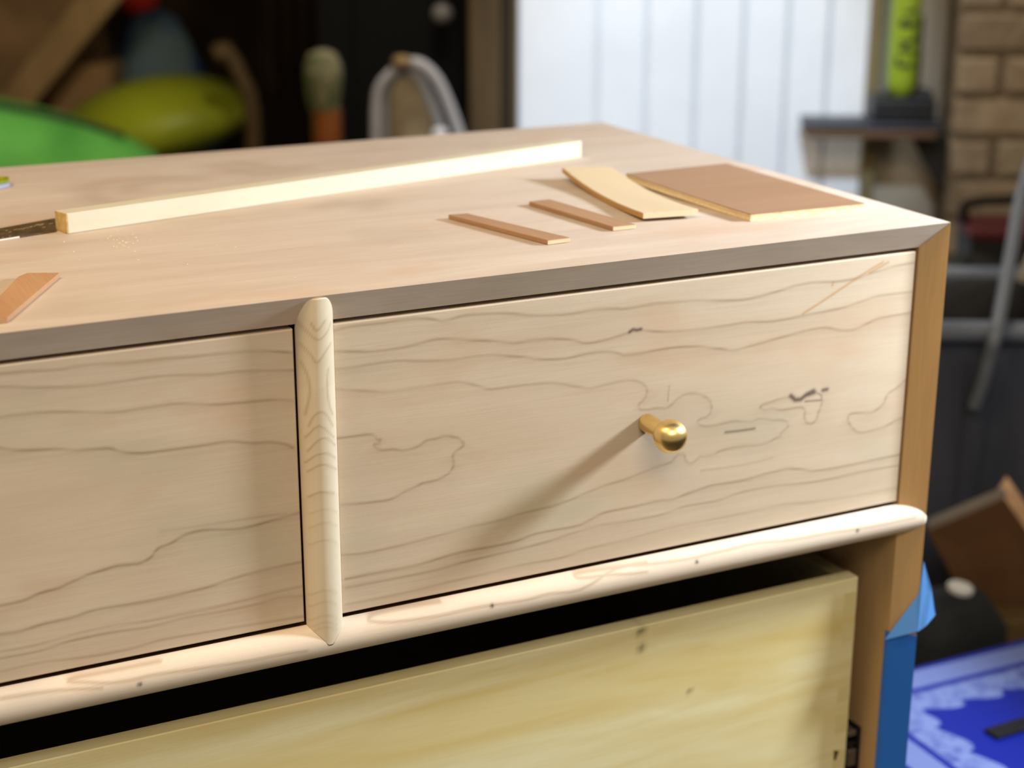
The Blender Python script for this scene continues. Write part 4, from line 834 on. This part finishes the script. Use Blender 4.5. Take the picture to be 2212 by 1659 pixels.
# cardboard box, open and dark inside, in front of the tote
m_card_shaded = blotch('cardboard', L((104, 74, 50)), L((90, 62, 42)), 5, rough=.9); m_card_lit = blotch('cardboard_lit', L((236, 200, 164)), L((214, 176, 140)), 30, rough=.9)  # same cardboard twice: walls darkened as shaded, flap lightened as lit
vb = 1.84
pa, pb, pc, pd = W(2005, 1147, vb), W(2170, 1076, vb-.02), W(2300, 1262, vb+.02), W(2140, 1400, vb+.03)
bxt = thing('cardboard_box', 'tilted brown cardboard box with edges coloured paler as lit beside the tote', 'box', RM(S(2170, 1250, vb)[0], vb+.1, 0), -RYAW)
bm = new(); prism(bm, [pa, pb, pc+(pc-pb)*.2, pd+(pd-pa)*.3], RV*.005); obj('front_wall', bm, m_card_shaded, bxt)
wtop = lambda p, q, h, dv0, dv1: [p+RV*dv0, q+RV*dv0, q+RV*dv0+Vector((0, 0, h)), p+RV*dv0+Vector((0, 0, h))]
bm = new(); e_ = (pb-pa).normalized(); n_ = Vector((0, 0, 1)); prism(bm, [pa, pb, pb+n_*.006+e_*.002, pa+n_*.007], RV*.018); o = obj('top_edge', bm, plain('grey_card', L((128, 120, 112)), .8), bxt); o['label'] = 'greyish upper edge'
e2 = (pc-pb).normalized(); pr = (e_*.6+Vector((0, 0, .8))).normalized()*.019
bm = new(); prism(bm, [pb, pc+(pc-pb)*.3, pc+(pc-pb)*.3+pr, pb+pr], RV*.03-RV*.0); o = obj('flap', bm, m_card_lit, bxt); o['label'] = 'folded flap coloured pale as lit'
bm = new(); lo = pd+(pd-pa)*.3; lo2 = pc+(pc-pb)*.2
prism(bm, [lo, lo2, Vector((lo2.x, lo2.y, .002)), Vector((lo.x, lo.y, .002))], RV*.06); obj('base', bm, m_card_shaded, bxt)
# white cap
wp = W(2074, 1271, 1.66)
bm = new(); lathe(bm, [(.0, -.006), (.014, -.006), (.0165, -.003), (.0165, .003), (.013, .0065), (0, .007)], Matrix.Translation(wp) @ Matrix.Rotation(-RYAW, 4, 'Z') @ Matrix.Rotation(.18, 4, 'Y') @ Matrix.Diagonal((.88, .8, .8, 1)), 22); tag(obj('white_disc', bm, plain('white_plastic', L((226, 226, 224)), .4, 0, .05), None, 40, loc=wp), 'small white plastic disc lying before the cardboard box', 'disc')
# dark bag the cap lies on
c0 = W(2035, 1345, 1.70); c0.z = 0; zz = wp.z-.03
bm = new(); lathe(bm, [(0, .002), (.07, .003), (.085, .06), (.08, zz*.55), (.07, zz*.85), (.05, zz*.985), (0, zz)], Matrix.Translation(c0) @ Matrix.Diagonal((1, .8, 1, 1)), 24); lumpy(bm, .012, 14, 2)
for v in bm.verts: v.co.z = max(v.co.z, .002)
tag(obj('bag', bm, plain('charcoal_bag', L((30, 32, 36)), .8, 0, .35, 12), None, True, loc=c0), 'charcoal cloth bag slumped under the white disc', 'bag')
# olive wood block
p_ = W(2170, 1380, 1.80); p_2 = W(2124, 1338, 1.80); bm = new(); s_0 = S(2124, 1338, 1.80)
rbox(bm, s_0[0], s_0[0]+.16, 1.80, 1.84, .001, s_0[2]); bevel(bm, .004, 2)
tag(obj('wood_offcut', bm, wood('olive_wood', L((112, 92, 60)), L((78, 62, 40)), axis=0, seed=13), None, loc=RM(s_0[0]+.08, 1.82, 0)), 'olive brown upright wood offcut behind the blue box', 'wood offcut')
# blue box with printed white lace border
ZL = TOPZ-.55
def onz(px, py, z):
    d = ray(px, py); t = (z-CAM.z)/d.z; return CAM+d*t
c1, c2, c3 = onz(1730, 1503, ZL), onz(2210, 1387, ZL), onz(2051, 1665, ZL)
bx, by = c1.x, c1.y; wx = .46; wy = .34
bb = thing('gift_box', 'bright blue box with a white lace pattern border on its lid', 'box', (bx+wx/2, by-wy/2, 0), math.atan2((c2-c1).y, (c2-c1).x))
t = NT('lace_print')
tc = t.N.new('ShaderNodeTexCoord'); sep = t.N.new('ShaderNodeSeparateXYZ'); t.l(tc.outputs['Object'], sep.inputs[0])
def M(op, a, b=None, c=None):
    x = t.N.new('ShaderNodeMath'); x.operation = op
    for i, v in enumerate((a, b, c)):
        if v is None: continue
        if hasattr(v, 'is_output'): t.l(v, x.inputs[i])
        else: x.inputs[i].default_value = v
    return x.outputs[0]
ax = M('SUBTRACT', wx/2, M('ABSOLUTE', sep.outputs[0])); ay = M('SUBTRACT', wy/2, M('ABSOLUTE', sep.outputs[1]))
dmin = M('MINIMUM', ax, ay)
along = M('ADD', sep.outputs[0], sep.outputs[1])
scal = M('MULTIPLY', M('ABSOLUTE', M('SINE', M('MULTIPLY', along, 66.0))), .013)
nz = t.noise(tc.outputs['Object'], 75, 3, .6); vor = t.n('ShaderNodeTexVoronoi', Scale=60); t.l(tc.outputs['Object'], vor.inputs['Vector'])
band1 = M('MULTIPLY', M('GREATER_THAN', dmin, .010), M('LESS_THAN', dmin, .040))
band2 = M('MULTIPLY', M('GREATER_THAN', dmin, .048), M('LESS_THAN', dmin, M('ADD', .075, scal)))
lace = M('ADD', M('MULTIPLY', t.ramp(nz, .38, .55), .6), M('MULTIPLY', t.ramp(vor.outputs['Distance'], .1, .45), .35))
dots = M('GREATER_THAN', M('SINE', M('MULTIPLY', along, 500.0)), -.6)
f1 = M('MULTIPLY', band1, M('ADD', .68, M('MULTIPLY', dots, .2))); f2 = M('MULTIPLY', band2, M('ADD', .28, M('MULTIPLY', lace, .75)))
fac = M('MINIMUM', M('ADD', f1, f2), .92)
t.l(t.mix(fac, L((5, 30, 146)), L((122, 140, 200))), t.b.inputs['Base Color']); t.b.inputs['Roughness'].default_value = .42
m_lace = t.m; m_bluebox = plain('blue_card', L((36, 52, 150)), .5, 0, .1)
bm = new(); box(bm, bx+.006, bx+wx-.006, by-wy+.006, by-.006, .001, ZL-.04); bevel(bm, .003, 1); obj('box_body', bm, plain('navy_body', L((38, 36, 56)), .6), bb)
bm = new(); box(bm, bx, bx+wx, by-wy, by, ZL-.0398, ZL); bevel(bm, .003, 2); o = obj('lid', bm, m_lace, bb); o['label'] = 'blue lid with white lace border'
h0, h1 = onz(2139, 1591, ZL), onz(2235, 1562, ZL); dv = (h1-h0).normalized(); pv = Vector((-dv.y, dv.x, 0))*.009
bm = new(); P = [h0-pv, h1+dv*.03-pv, h1+dv*.03+pv, h0+pv]; prism(bm, [Vector((p.x, p.y, ZL+.0003)) for p in P], (0, 0, .004)); bevel(bm, .0012, 2); o = obj('handle', bm, plain('black_strap', L((12, 12, 18)), .8), bb); o['label'] = 'black strap handle'
